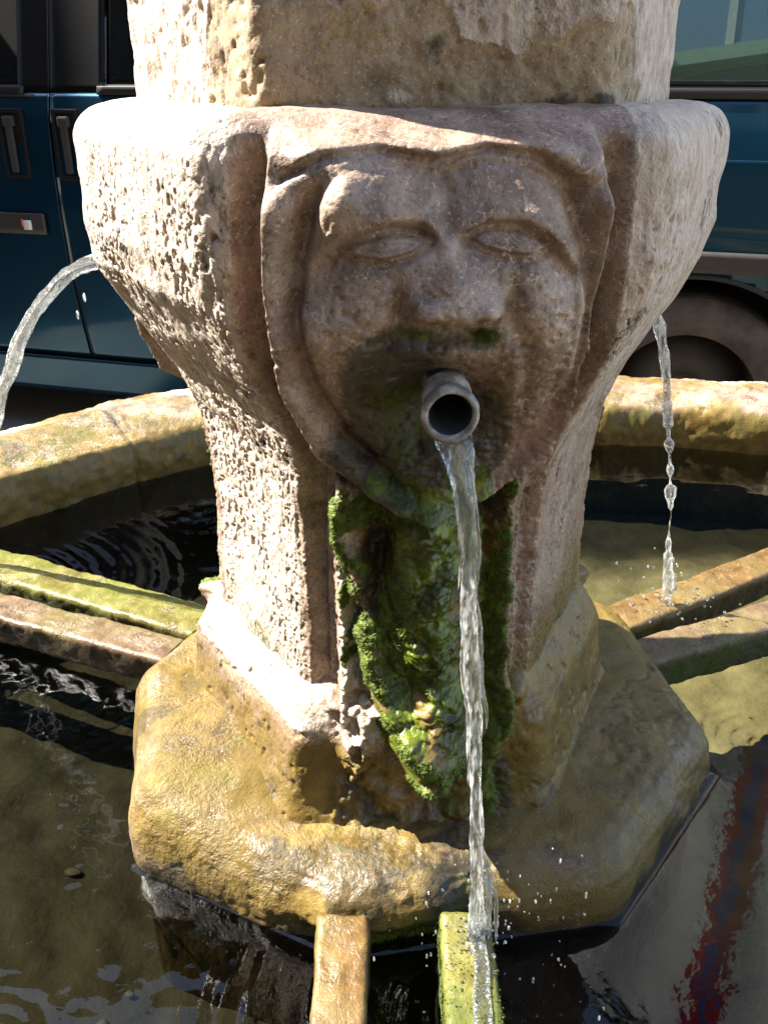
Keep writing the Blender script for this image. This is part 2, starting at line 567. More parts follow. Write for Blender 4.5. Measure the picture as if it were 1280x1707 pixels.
house('stone_house', 'tall dark house added out of view at left to darken the van reflection',
      -11.0, -4.6, -9.0, 0.6, 7.0, M_WALL3, 0.6, [(-7.5, 1.3, 1.2, 1.5)], shutter=False)  # unseen house, added to darken what the van's left side mirrors

house('stone_house', 'low dark house added out of view to shade the street mirrored in the van',
      -12.0, -7.0, 1.2, 4.4, 4.8, M_WALL3, 1.2, [(-9.5, 1.3, 1.2, 1.5)], shutter=False)  # unseen house, added to throw shade on the street at left

# ------------------------------------------------------------------ basin
BC = np.array([0.02, 0.88])                # the basin's and the column's axis
BPTS = np.array([(-.675, 1.408), (-.58, 1.503), (-.477, 1.609), (-.351, 1.70), (-.12, 1.81), (.25, 1.84), (.472, 1.805), (.803, 1.744),
                 (1.05, 1.48), (1.10, 1.05), (1.02, .62), (.80, .30), (.45, .10), (0, .06), (-.40, .10), (-.74, .36), (-.90, .78), (-.86, 1.12)])
_d = BPTS - BC
_a = np.arctan2(_d[:, 1], _d[:, 0])
_r = np.hypot(_d[:, 0], _d[:, 1])
_o = np.argsort(_a)
_a, _r = _a[_o], _r[_o]
def basin_r(a):
    a = (np.asarray(a) + np.pi) % (2 * np.pi) - np.pi
    return np.interp(a, np.concatenate([_a - 2 * np.pi, _a, _a + 2 * np.pi]), np.tile(_r, 3))

FLOOR_Z = -0.17
basin = empty('fountain_basin', (BC[0], BC[1], G))
tag(basin, 'low round stone basin with mossy ochre rim holding the water', 'fountain basin')

def rim_stones():
    cuts = np.radians([-180 + 12, -128, -75, -22, 30, 72, 124.5, 192 - 20])
    cuts = np.append(cuts[:-1], cuts[0] + 2 * np.pi)
    prof = [(0.012, -0.24), (0.010, -0.16), (0.006, -0.10), (0.004, -0.05), (0.0, 0.0), (-0.002, 0.03), (0.0, 0.055), (0.004, 0.072), (0.012, 0.083), (0.024, 0.089)]
    pr = []
    for (x0, z0), (x1, z1) in zip(prof[:-1], prof[1:]):
        k = max(2, int(math.hypot(x1 - x0, z1 - z0) / 0.006))
        for t in np.linspace(0, 1, k, endpoint=False): pr.append((x0 + (x1 - x0) * t, z0 + (z1 - z0) * t))
    for t in np.linspace(0, 1, 34, endpoint=False): pr.append((0.024 + 0.205 * t, 0.089 + 0.012 * math.sin(t * 3.1)))
    for t in np.linspace(0, 1, 8, endpoint=False): pr.append((0.229 + 0.026 * math.sin(t * 1.57), 0.089 - 0.03 * (1 - math.cos(t * 1.57))))
    for t in np.linspace(0, 1, 10): pr.append((0.255 + 0.01 * t, 0.059 - 0.52 * t))
    pr = np.array(pr)
    for i in range(len(cuts) - 1):
        a0, a1 = cuts[i], cuts[i + 1]
        back = 0 < (a0 + a1) / 2 < np.pi
        n = 260 if back else 90
        A = np.linspace(a0 + 0.0003, a1 - 0.0003, n)
        rb = np.convolve(np.pad(basin_r(np.linspace(a0 - 0.15, a1 + 0.15, n + 60)), 12, mode='edge'), np.ones(25) / 25, 'valid')[30:-30] if False else basin_r(A)
        rr = rb[None, :] + pr[:, 0][:, None]
        zz = np.repeat(pr[:, 1][:, None], n, 1)
        AA = np.repeat(A[None, :], len(pr), 0)
        X = rr * np.cos(AA); Y = rr * np.sin(AA)
        P = np.stack([X, Y, zz], -1).reshape(-1, 3)
        N = np.stack([-np.cos(AA), -np.sin(AA), np.zeros_like(AA)], -1).reshape(-1, 3)
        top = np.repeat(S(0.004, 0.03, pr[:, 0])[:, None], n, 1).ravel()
        out = np.repeat(S(0.225, 0.25, pr[:, 0])[:, None], n, 1).ravel()
        D = 0.010 * fbm(P * 7, 3, 31) + 0.005 * fbm(P * 26, 3, 33) + 0.0022 * fbm(P * 90, 2, 35)
        edge = np.minimum(np.arange(n), np.arange(n)[::-1])
        joint = np.exp(-(edge / 1.6) ** 2)[None, :].repeat(len(pr), 0).ravel()
        D = D - 0.0028 * joint
        P = P + N * (D * (1 - top) - D * out)[:, None]
        P[:, 2] += D * top * (1 - out)
        lit = fbm(P * 11, 3, 41)
        lf = .30 * S(.2, -.3, P[:, 0])  # rim top paled towards the left, sunlight painted into its colour
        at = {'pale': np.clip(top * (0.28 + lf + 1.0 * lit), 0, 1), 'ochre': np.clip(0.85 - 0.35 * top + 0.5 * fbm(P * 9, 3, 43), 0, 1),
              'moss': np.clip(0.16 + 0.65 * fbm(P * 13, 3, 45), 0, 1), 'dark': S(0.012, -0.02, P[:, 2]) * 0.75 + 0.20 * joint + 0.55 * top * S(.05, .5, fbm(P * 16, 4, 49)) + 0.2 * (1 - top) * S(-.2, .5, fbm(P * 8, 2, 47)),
              'wet': np.clip(0.55 - 0.3 * top, 0, 1), 'slime': np.zeros(len(P))}
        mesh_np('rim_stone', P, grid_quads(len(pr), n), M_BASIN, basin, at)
    # end faces of the joints stay closed by the neighbouring stones
rim_stones()

def basin_floor():
    nr, na = 90, 260
    A = np.linspace(-np.pi, np.pi, na, endpoint=False)
    T = np.linspace(0.0, 1.03, nr)
    rr = T[:, None] * basin_r(A)[None, :]
    X = rr * np.cos(A); Y = rr * np.sin(A)
    P = np.stack([X, Y, np.full_like(X, FLOOR_Z)], -1).reshape(-1, 3)
    P[:, 2] += 0.012 * fbm(P * 9, 3, 61) + 0.006 * fbm(P * 30, 2, 63)
    ang = np.degrees(np.arctan2(P[:, 1], P[:, 0]))
    r = np.hypot(P[:, 0], P[:, 1])
    painted_sun = S(-42, -12, ang + 14 * fbm(P * 6, 2, 65)) * S(88, 66, ang + 10 * fbm(P * 6, 2, 66)) * (0.75 + 0.25 * fbm(P * 14, 2, 67)) * S(1.66, 1.46, P[:, 1] + BC[1] + .05 * fbm(P * 9, 2, 68))  # sunlit patch painted at right, cut off behind as the rim's shadow
    mesh_np('basin_floor', P, grid_quads(nr, na, True)[:, ::-1], M_FLOOR, basin, {'painted_sun': painted_sun})
basin_floor()

# ------------------------------------------------------------------ the carved column
PSI = R(4.0)
column = empty('fountain_column', (BC[0], BC[1], G), PSI)
tag(column, 'weathered stone fountain column with carved mask face spouting water over a mossy foot', 'fountain')

A1 = ([.10, .165, .2, .3, .36, .42, .45, .50, .55, .60, .66, .75], [.182, .180, .178, .178, .180, .190, .200, .222, .240, .248, .250, .250])
A2 = ([.10, .165, .2, .3, .37, .42, .463, .516, .566, .60, .66, .75], [.184, .181, .179, .176, .178, .184, .201, .232, .257, .264, .265, .265])

def hexr(phi, a1, a2, p=34):
    s = 0
    for i in range(6):
        a = a1 if i % 2 == 0 else a2
        s = s + (np.clip(np.cos(phi - i * np.pi / 3), 0, 1) / a) ** p
    return s ** (-1.0 / p)

PANEL = [(-.108, .72), (-.1135, .657), (-.114, .57), (-.107, .512), (-.082, .452), (-.045, .418), (0.0, .400), (.044, .414), (.080, .440),
         (.096, .482), (.107, .540), (.108, .617), (.104, .66), (.100, .72)]
NECK = [(-.078, .47), (.086, .47), (.084, .38), (.086, .30), (.088, .10), (-.080, .10), (-.080, .30), (-.080, .38)]
FACE = [(-.074, .646), (-.087, .607), (-.089, .569), (-.081, .522), (-.058, .476), (-.02, .432), (.012, .420), (.045, .44), (.072, .478), (.091, .528), (.094, .575), (.088, .617), (.076, .650),
        (.05, .667), (.026, .670), (-.002, .663), (-.036, .6695), (-.06, .666)]
HAIR = [(-.100, .658), (-.073, .673), (-.038, .6765), (-.004, .670), (.026, .677), (.058, .674), (.080, .658)]
BROW = ([-.10, -.078, -.058, -.033, -.013, -.004, .003, .010, .024, .048, .065, .078, .10], [.592, .610, .6245, .6340, .6325, .6240, .6215, .6250, .6330, .6325, .620, .606, .590])
EYES = [([(-.061, .6160), (-.050, .6225), (-.034, .6265), (-.018, .6260), (-.010, .6210), (-.018, .6145), (-.036, .6100), (-.050, .6115)], -.035, .619),
        ([(.013, .6240), (.027, .6290), (.043, .6285), (.056, .6240), (.066, .6160), (.052, .6115), (.034, .6130), (.021, .6175)], .042, .622)]
PIPE_S, PIPE_Z = .005, .506

def mask_relief(s, z):
    """outward relief of one mask facet (metres) and its dirt and tone maps; s across the facet, z height"""
    P3 = np.stack([s, z, np.zeros_like(s)], -1)
    wob = 0.0013 * fbm(P3 * 18, 2, 71)
    d1 = sd_poly(s + wob, z + wob, PANEL)
    d2 = sd_poly(s, z, NECK)
    du = np.maximum(d1, d2)
    F = sd_poly(s + wob * .7, z - wob * .7, FACE)
    # flutes either side of the panel
    do = -du
    w = np.interp(z, [.15, .30, .40, .47, .56, .66], [.020, .022, .026, .026, .028, .028])
    dep = np.interp(z, [.15, .24, .36, .44, .52, .64, .668, .685], [.004, .007, .012, .016, .019, .019, .010, .0])
    H = -dep * S(0, .009, do) * (1 - S(w - .011, w + .001, do))
    # the mask stands proud of the receding neck
    raise_ = np.interp(z, [.39, .42, .45, .50, .56, .62, .68], [.040, .038, .034, .028, .022, .019, .015])
    inn = S(-.001, .0065, d1)
    top = S(.694, .672, z)
    H += raise_ * inn * top
    # hair band round the face
    bd = np.clip(d1, 0, .03)
    H += .005 * np.sin(np.clip(bd / .026, 0, 1) * np.pi) * inn * S(.66, .64, z)
    side = S(.668, .645, z)
    grv = np.exp(-((F + .005) / .0065) ** 2)
    H += -.0125 * grv * side * inn * np.interp(z, [.40, .46, .5], [.3, .7, 1])
    H += np.interp(s, [-.03, .03], [.006, .012]) * np.exp(-((F + .024) / .012) ** 2) * inn * np.interp(z, [.5, .60, .64, .67], [.3, 1, 1, 0])
    Fp = np.clip(F, 0, 1)
    fin = S(-.002, .004, F)
    H += (.0215 * (1 - np.exp(-Fp / .024)) - .001) * fin
    # top lip, hairline crease and forehead
    hd = dist_line(s + wob, z + wob, HAIR)
    hz = np.interp(s, [p[0] for p in HAIR], [p[1] for p in HAIR])
    lipw = S(-.004, .004, z - hz) * S(.105, .07, np.abs(s - .0))
    H += .004 * lipw * top + .004 * lipw * np.exp(-((z - hz - .008) / .010) ** 2)
    H += -.0045 * np.exp(-(hd / .0028) ** 2)
    H += .0022 * gauss(s, z, -.048, .653, .024, .016) - .003 * gauss(s, z, -.020, .645, .013, .016) - .0030 * gauss(s, z, .030, .650, .024, .022) - .0015 * gauss(s, z, .004, .630, .010, .010) - .0028 * gauss(s, z, .022, .648, .050, .028) * S(-.045, -.022, s)
    H += .0165 * gauss(s, z, -.064, .651, .021, .024) + .0085 * gauss(s, z, -.079, .562, .012, .026)
    H += -.0048 * np.exp(-((s - .001) / .0055) ** 2) * S(.618, .63, z) * S(.668, .655, z) * fin
    # brow and eye sockets
    bz = np.interp(s, *BROW)
    H += .0022 * np.exp(-((z - bz - .007) / .008) ** 2) * S(.085, .06, np.abs(s - .001)) * fin
    sock = S(.0035, -.0055, z - bz) * np.exp(-np.clip(bz - z - .008, 0, 1) / .020) * S(.092, .068, np.abs(s - .002))
    nose_m = np.exp(-((s - .002) / .0085) ** 2)
    H += -.0100 * sock * (1 - .85 * nose_m) * fin
    for poly, ex, ez in EYES:
        e = sd_poly(s, z, poly)
        H += .0052 * S(-.003, .007, e)
        H += -.0012 * np.exp(-((e - .0006) / .0011) ** 2)
        H += -.0013 * np.exp(-((e - .0056) / .0010) ** 2)
        H += .0012 * np.exp(-((e - .0030) / .0012) ** 2)
        H += -.0016 * np.exp(-((e + .0034) / .0020) ** 2)
    # nose
    t = np.clip((.627 - z) / (.627 - .578), 0, 1)
    nc = .001 + .006 * t
    nw = .0115 + .0085 * t ** 1.3
    nb = .5705 - .002 * np.cos((s - .007) * 110)
    under = S(nb - .0022, nb + .0040, z)
    nh = (.0 + .0195 * t ** 1.0)
    H += nh * np.exp(-np.abs((s - nc) / nw) ** 2.6) * S(.642, .620, z) * under
    for wx, wz in ((-.0125, .5790), (.0265, .5795)):
        H += .0105 * gauss(s, z, wx, wz, .0095, .0095) * under
    H += -.007 * gauss(s, z, -.027, .583, .005, .014) - .007 * gauss(s, z, .041, .584, .005, .014)
    H += -.006 * gauss(s, z, -.0035, .5725, .0045, .0030) - .006 * gauss(s, z, .0185, .5725, .0045, .0030)
    # cheeks, folds, upper lip, mouth round the pipe
    H += .0075 * gauss(s, z, -.054, .566, .023, .027) + .0075 * gauss(s, z, .062, .571, .023, .028)
    fold = np.minimum(dist_line(s, z, [(-.024, .578), (-.036, .545), (-.044, .50)]), dist_line(s, z, [(.038, .578), (.052, .548), (.059, .505)]))
    H += -.0055 * np.exp(-(fold / .006) ** 2)
    H += -.010 * gauss(s, z, .007, .560, .026, .008)
    H += .004 * gauss(s, z, .004, .545, .022, .008)
    H += -.036 * gauss(s, z, .006, .500, .044, .034)
    H += .006 * gauss(s, z, -.034, .520, .012, .016) + .005 * gauss(s, z, .046, .518, .012, .02)
    # travertine and slime under the spout
    tf = S(.000, .020, d2) * (1 - S(-.004, .006, d1)) * S(.46, .43, z)
    lump = fbm(P3 * np.array([30, 16, 1]), 3, 83)
    lump2 = fbm(P3 * np.array([95, 80, 1]), 3, 85)
    centre = np.interp(z, [.1, .2, .3, .38, .44], [.013, .009, .003, 0.002, .006])
    ridge = np.exp(-((s - centre + .0) / .042) ** 2)
    H += tf * .016 * S(.245, .17, z) + tf * (.008 + .046 * np.exp(-((s - centre + .004) / .033) ** 2) * S(.44, .35, z) + .011 * lump + .0045 * lump2)
    # hanging lobes: left column of crust, gully, slimy middle, right crust
    def crest(pts, r, h):
        return h * np.exp(-(dist_line(s + .004 * lump, z, pts) / r) ** 2)
    H += tf * (crest([(-.060, .43), (-.060, .38), (-.050, .34), (-.043, .29), (-.036, .25), (-.024, .21), (-.004, .18), (.010, .13)], .0120, .024)
               + crest([(-.073, .36), (-.071, .27), (-.066, .22), (-.062, .15)], .011, .012) * S(.150, .215, z)
               + crest([(.066, .43), (.070, .36), (.076, .28), (.078, .20), (.075, .12)], .015, .012)
               - crest([(-.064, .36), (-.058, .30), (-.054, .24)], .007, .010)
               - crest([(-.030, .41), (-.034, .33), (-.022, .26), (-.004, .215)], .010, .008)
               - crest([(.050, .42), (.052, .33), (.058, .22), (.056, .14)], .008, .009))
    rg = np.random.default_rng(5)
    bl = np.zeros_like(s)
    for _ in range(95):
        bz_ = rg.uniform(.15, .46)
        bs = np.interp(bz_, [.15, .25, .40, .46], [.012, .004, .002, .0]) + rg.normal(0, .016 if bz_ > .22 else .009)
        br = rg.uniform(.005, .0200)
        q = 1 - ((s - bs + .004 * lump) / br) ** 2 - ((z - bz_ + .004 * lump2) / (br * rg.uniform(1.0, 2.4))) ** 2
        bl = np.maximum(bl, np.clip(q, 0, 1) ** .7 * br * rg.uniform(.40, .80))
    H += .016 * np.exp(-((s + .002 + .006 * lump) / .026) ** 4) * S(.400, .415, z) * S(.485, .455, z) * (d1 < .02) * 0 + .020 * gauss(s, z, -.004, .415, .030, .022) + .020 * gauss(s, z, -.004, .388, .032, .018)
    H += bl * S(.478, .46, z)
    H *= 1
    sl = S(.0008, .004, bl) * S(.462, .430, z + .012 * lump)
    slime_zone = np.exp(-(np.abs(s + .001 + .022 * lump + .010 * lump2) / (.034 - .10 * np.clip(z - .40, 0, .06))) ** 3) * S(.470, .425, z + .015 * lump) * S(.14, .17, z)
    moss_l = np.exp(-(dist_line(s + .016 * lump + .005 * lump2, z, [(-.058, .415), (-.061, .379), (-.053, .341), (-.045, .291), (-.039, .251), (-.029, .21), (-.006, .178), (.008, .136)]) / .010) ** 2)
    moss_r = np.exp(-(dist_line(s + .026 * lump + .006 * lump2, z, [(.066, .44), (.066, .38), (.068, .317), (.068, .252), (.068, .186), (.066, .12)]) / .0115) ** 2)
    moss_n = gauss(s, z, .027, .559, .012, .007) + .75 * gauss(s, z, -.014, .560, .018, .006)
    beard = 1.3 * gauss(s, z, -.032, .496, .030, .044) + 1.1 * gauss(s, z, .026, .480, .019, .036) + .8 * gauss(s, z, .0, .455, .040, .028)
    maps = dict(
        moss=np.clip(tf * (.92 * moss_l * (.42 + 1.9 * lump + 1.0 * lump2) + .90 * moss_r * (.62 + 1.5 * lump + .5 * lump2) + .75 * S(.05, .45, fbm(P3 * 46, 3, 87))) + .8 * moss_n + .40 * beard * (.55 + 1.2 * lump) + .55 * gauss(s, z, .02, .42, .03, .03), 0, 1),
        slime=np.clip(np.maximum(sl, slime_zone * S(-.55, .05, lump2)) * (.25 + .75 * S(-.32, .10, fbm(P3 * np.array([40, 22, 1]), 3, 90))), 0, 1),
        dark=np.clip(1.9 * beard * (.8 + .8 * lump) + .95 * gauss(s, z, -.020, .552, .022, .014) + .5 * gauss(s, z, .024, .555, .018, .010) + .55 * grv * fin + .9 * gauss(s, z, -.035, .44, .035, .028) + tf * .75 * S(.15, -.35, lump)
                     + .55 * S(.004, .016, do) * (1 - S(w - .01, w, do)) * S(-.2, .6, fbm(P3 * 30, 2, 88)), 0, 1),  # darker in the face groove and the flutes
        ochre=np.clip(tf * .80 * S(-.07, -.03, s) + .8 * gauss(s, z, .042, .485, .018, .045), 0, 1),
        polish=np.clip(S(-.035, -.02, du), 0, 1),
        crust=np.clip(tf * (S(-.040, -.058, s) + .5 * S(.070, .080, s)) * (.55 + 1.3 * lump + .5 * lump2) + .28 * fin * S(.60, .54, z) * S(-.2, .5, fbm(P3 * 28, 3, 89)), 0, 1),
        rough=np.clip(tf, 0, 1), panel=d1)
    return H, maps

def build_block():
    ph = np.concatenate([np.radians(np.linspace(-104, 104, 860)), np.radians(np.linspace(104, 256, 132))[1:-1]])
    nz = len(ph)
    ZT, RD = .6985, .030
    rows = []
    for t in np.linspace(0, 1, 16, endpoint=False): rows.append((.70 + .18 * t, ZT + .001 * math.sin(t * 3)))
    for t in np.linspace(0, 1, 34, endpoint=False): rows.append((.88 + .12 * math.sin(t * math.pi / 2), ZT - RD * (1 - math.cos(t * math.pi / 2))))
    for z in np.linspace(ZT - RD, .150, 500): rows.append((1.0, z))
    rows = np.array(rows)
    K, Z = np.meshgrid(rows[:, 0], ph, indexing='ij')[0], np.repeat(rows[:, 1][:, None], nz, 1)
    PH = np.repeat(ph[None, :], len(rows), 0)
    a1, a2 = np.interp(Z, *A1) * K, np.interp(Z, *A2) * K
    RR = hexr(PH, a1, a2)
    near = np.round(PH / (2 * np.pi / 3))
    dl = PH - near * 2 * np.pi / 3
    s = (RR * np.sin(dl)).ravel()
    z = Z.ravel(); k = K.ravel()
    sel = (np.abs(dl) < np.radians(42)).ravel()
    N = s.size
    H = np.zeros(N)
    mp = {q: np.zeros(N) for q in ('moss', 'slime', 'dark', 'ochre', 'polish', 'rough', 'crust')}
    panel = np.full(N, -1.0)
    h, maps = mask_relief(s[sel], z[sel])
    h = h * np.where(near.ravel()[sel] == 0, 1.0, S(.24, .42, z[sel]))
    tw = S(.86, .95, k)[sel]
    H[sel] = h * tw
    for q in mp: mp[q][sel] = maps[q] * (tw if q != 'polish' else 1)
    panel[sel] = np.where(k[sel] > .93, maps['panel'], -1)
    X0 = RR * np.sin(PH); Y0 = -RR * np.cos(PH)
    P = np.stack([X0, Y0, Z], -1).reshape(-1, 3)
    rough = np.clip(1 - mp['polish'], 0, 1)
    # chipped pale lobes: streaky pits, broken arrises
    st = np.array([1, 1, .72])
    calm = (.35 + .65 * S(.675, .61, z)) * (1 - .65 * S(.15, .5, PH.ravel()) * S(2.4, 2.0, PH.ravel()) * S(.54, .43, z))
    pit = S(.05, .60, fbm(P * 290 * st, 2, 91)) * .0026 + S(.18, .7, fbm(P * 150 * st, 2, 93)) * .0028 + S(.48, .75, fbm(P * 62 * st, 2, 94)) * .0028
    pit = pit * np.clip(.75 + 1.5 * fbm(P * 13, 3, 96), .12, 1.35)
    big = .0050 * fbm(P * 9, 3, 95) + .0025 * fbm(P * 32, 2, 97)
    gouge = S(.50, .75, fbm(P * np.array([30, 30, 14]), 2, 99)) * .006
    H += rough * (big - calm * (pit * .9 + gouge * .6))
    sm = 1 - rough
    H += sm * (.0011 * fbm(P * 24, 2, 101) + .0007 * fbm(P * 90, 3, 103) - .0008 * S(.35, .7, fbm(P * 150, 2, 105)))
    low = (.35 + .65 * S(.62, .56, z)) * sm
    rid = 1 - np.abs(fbm(P * 85 + .8 * fbm(P * 40, 2, 106)[:, None], 2, 107)) * 3.2
    H += low * (.0010 * fbm(P * 60, 3, 108) + .0009 * np.clip(rid, 0, 1) - .0019 * S(.15, .65, fbm(P * 95, 3, 109)) - .0016 * S(.1, .6, fbm(P * 220, 2, 110)))
    H += mp['rough'] * (.0030 * fbm(P * 150, 3, 111) + .002 * fbm(P * 260, 2, 112) + .0065 * fbm(P * 58, 3, 114) * (1 - .7 * mp['slime']) - .004 * S(.2, .6, fbm(P * 85, 2, 116)))
    n = np.stack([np.sin(PH).ravel(), -np.cos(PH).ravel(), np.zeros(N)], -1)
    up = S(.97, .89, k)
    V = P + n * (H * (1 - .9 * up))[:, None]
    V[:, 2] += up * (.003 * fbm(P * 14, 3, 113) + .001 * fbm(P * 70, 2, 115))
    neck = S(.47, .40, z)
    tanr = S(.15, .5, PH.ravel()) * S(2.4, 2.0, PH.ravel()) * S(.60, .42, z)
    at = {'pale': np.clip(mp['crust'] + rough * (1 - .50 * tanr) + up * .35, 0, 1) * (1 - .15 * neck), 'ochre': np.clip(mp['ochre'] + rough * neck * (.12 + .35 * S(.34, .16, z)) + .30 * tanr * neck * (.8 + .8 * fbm(P * 10, 3, 118)) + .3 * neck * (1 - mp['rough']) * sm * S(.3, .17, z), 0, 1),
          'moss': np.clip(mp['moss'] + rough * S(.28, .16, z) * S(-.1, .7, fbm(P * 20, 3, 117)) * .7 + .35 * rough * S(.3, .8, fbm(P * 24, 2, 119)) * neck, 0, 1),
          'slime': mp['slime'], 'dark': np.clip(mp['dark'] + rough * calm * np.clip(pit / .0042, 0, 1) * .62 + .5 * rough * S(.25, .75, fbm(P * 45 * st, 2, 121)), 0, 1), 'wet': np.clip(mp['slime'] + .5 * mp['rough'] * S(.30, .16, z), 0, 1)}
    Q = grid_quads(len(rows), nz, True)[:, ::-1]
    pf = panel[Q].min(1) > -.0015
    # one carved mask per masked side, the rest is the block
    nf = near.ravel()[Q[:, 0]] % 3
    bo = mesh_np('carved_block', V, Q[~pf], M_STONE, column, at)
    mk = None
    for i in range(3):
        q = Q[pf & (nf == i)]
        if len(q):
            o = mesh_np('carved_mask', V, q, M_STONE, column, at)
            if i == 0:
                mk = o
                o['label'] = 'carved stone face with blank almond eyes above the front spout'
    return V, Q, at, nf
BV, BQ, BAT, BNF = build_block()

def build_shaft():
    ph = np.concatenate([np.radians(np.linspace(-104, 104, 420)), np.radians(np.linspace(104, 256, 60))[1:-1]])
    zz = np.concatenate([np.linspace(.690, 1.02, 190), np.linspace(1.02, 1.75, 60)[1:]])
    PH, Z = np.meshgrid(ph, zz)
    RR = hexr(PH, np.full_like(Z, .205) - .01 * (Z - .7), np.full_like(Z, .2065) - .01 * (Z - .7), 60)
    P = np.stack([RR * np.sin(PH), -RR * np.cos(PH), Z], -1).reshape(-1, 3)
    n = np.stack([np.sin(PH).ravel(), -np.cos(PH).ravel(), 0 * PH.ravel()], -1)
    # a flaking coat of lime over brown stone: edges stand 3 mm proud
    coat = fbm(P * np.array([11, 11, 9]), 4, 131) + 1.0 * S(.72, .84, P[:, 2]) - .55
    side = S(.12, .20, np.abs(P[:, 0]))
    coat = coat + .18 + .9 * side
    cm = S(-.05, .05, coat + .10 * fbm(P * 60, 3, 132))
    st = np.array([1, 1, .5])
    D = .003 * fbm(P * 12, 3, 133) + .0015 * fbm(P * 60, 3, 135) + .0014 * cm - cm * (S(.1, .65, fbm(P * 200 * st, 2, 137)) * .0026 + S(.3, .7, fbm(P * 75 * st, 2, 138)) * .0035) - (1 - cm) * (.0028 * S(.2, .7, fbm(P * 110, 2, 139)) - .0012 * fbm(P * 220, 2, 140))
    V = P + n * D[:, None]
    rust = S(.1, .5, fbm(P * np.array([18, 18, 6]), 3, 141))
    at = {'pale': np.clip(cm * (.62 + .38 * side + .35 * fbm(P * 40, 2, 142)) * (1 - .55 * rust * (1 - side)), 0, 1), 'ochre': np.clip(.25 + .4 * fbm(P * 15, 3, 143), 0, 1) * (1 - cm), 'moss': np.zeros(len(P)), 'slime': np.zeros(len(P)),
          'dark': np.clip(.5 * S(.715, .690, P[:, 2]) + .7 * S(.2, .7, fbm(P * 26, 3, 145)) * (1 - .6 * cm) * (1 - side), 0, 1), 'wet': np.zeros(len(P))}
    Q = grid_quads(len(zz), len(ph), True)
    mesh_np('shaft', V, Q, M_SHAFT, column, at)
    # flat top, out of the picture
    bm = bmesh.new()
    bm.faces.new([bm.verts.new((.20 * math.sin(t), -.20 * math.cos(t), 1.745)) for t in np.linspace(0, 2 * np.pi, 24, endpoint=False)])
    bm_obj('shaft_cap', bm, M_SHAFT, column)
build_shaft()

def build_pedestal():
    ph = np.concatenate([np.radians(np.linspace(-110, 110, 560)), np.radians(np.linspace(110, 250, 80))[1:-1]])
    prof = [(.168, .205), (.180, .196), (.190, .182), (.197, .170), (.202, .160), (.205, .148), (.207, .125), (.210, .100), (.214, .082), (.222, .066), (.236, .045)]
    pz = []
    for (r0, z0), (r1, z1) in zip(prof[:-1], prof[1:]):
        k = max(3, int(math.hypot(r1 - r0, z1 - z0) / .0016))
        for t in np.linspace(0, 1, k, endpoint=False): pz.append((r0 + (r1 - r0) * t, z0 + (z1 - z0) * t))
    pz = np.array(pz)
    A = np.repeat(pz[:, 0][:, None], len(ph), 1); Z = np.repeat(pz[:, 1][:, None], len(ph), 1)
    PH = np.repeat(ph[None], len(pz), 0)
    RR = hexr(PH, A, A, 36)
    P = np.stack([RR * np.sin(PH), -RR * np.cos(PH), Z], -1).reshape(-1, 3)
    dl = PH - np.round(PH / (2 * np.pi / 3)) * 2 * np.pi / 3
    s = (RR * np.sin(dl)).ravel(); z = Z.ravel()
    front = S(.104, .070, np.abs(s - .004 + .012 * fbm(P * 24, 2, 150))) * (np.abs(dl).ravel() < .6)
    n = np.stack([np.sin(PH).ravel(), -np.cos(PH).ravel(), 0 * s], -1)
    lump = fbm(P * np.array([34, 34, 20]), 3, 151); l2 = fbm(P * 110, 3, 153)
    D = .004 * fbm(P * 13, 3, 155) + .0015 * fbm(P * 70, 3, 157) - .0025 * S(.2, .7, fbm(P * 90, 3, 159))
    D += front * (np.clip(.206 - A.ravel(), 0, 1) * S(.2055, .190, z) + .004 + .014 * lump + .005 * l2 + .010 * np.exp(-((s - .010) / .03) ** 2) * S(.09, .16, z))
    colm = np.exp(-((s + .050 - .25 * (z - .15) + .006 * lump) / .016) ** 2) * (np.abs(dl).ravel() < .6)
    D += colm * (.012 + .008 * l2) * S(.055, .12, z)
    V = P + n * D[:, None]
    leftlit = np.ones_like(s)
    mossr = np.exp(-((s - .066) / .013) ** 2) + .7 * np.exp(-((s - .095) / .008) ** 2) + .5 * np.exp(-((s - .02) / .02) ** 2)
    at = {'pale': np.clip(.70 * S(.150, .165, z) * (1 - front) * S(.25, -.1, PH.ravel()) + .8 * colm * S(.07, .12, z) * (.6 + .9 * l2) + .05 * front + .3 * S(-.2, .5, fbm(P * 30, 3, 161)) * S(.25, -.1, PH.ravel()), 0, 1), 'ochre': np.clip(.35 + .35 * S(-.1, .3, PH.ravel()) + .6 * S(.165, .13, z) * (.6 + .6 * fbm(P * 15, 3, 163)), 0, 1),  # left ledge paled, painting the sunlight that falls on it
          'moss': np.clip(front * mossr * (.7 + .6 * lump) + .45 * S(.11, .07, z) * S(-.1, .5, fbm(P * 25, 3, 165)), 0, 1), 'slime': .8 * S(.2, .6, lump) * front * np.exp(-((s - .012) / .016) ** 2),
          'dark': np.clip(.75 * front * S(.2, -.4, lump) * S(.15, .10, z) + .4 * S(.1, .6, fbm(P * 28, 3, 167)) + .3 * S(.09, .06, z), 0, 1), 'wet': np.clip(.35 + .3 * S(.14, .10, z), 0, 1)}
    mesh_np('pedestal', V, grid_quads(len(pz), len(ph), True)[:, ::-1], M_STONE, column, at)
    return V, grid_quads(len(pz), len(ph), True)[:, ::-1], at
PV, PQ, PAT = build_pedestal()

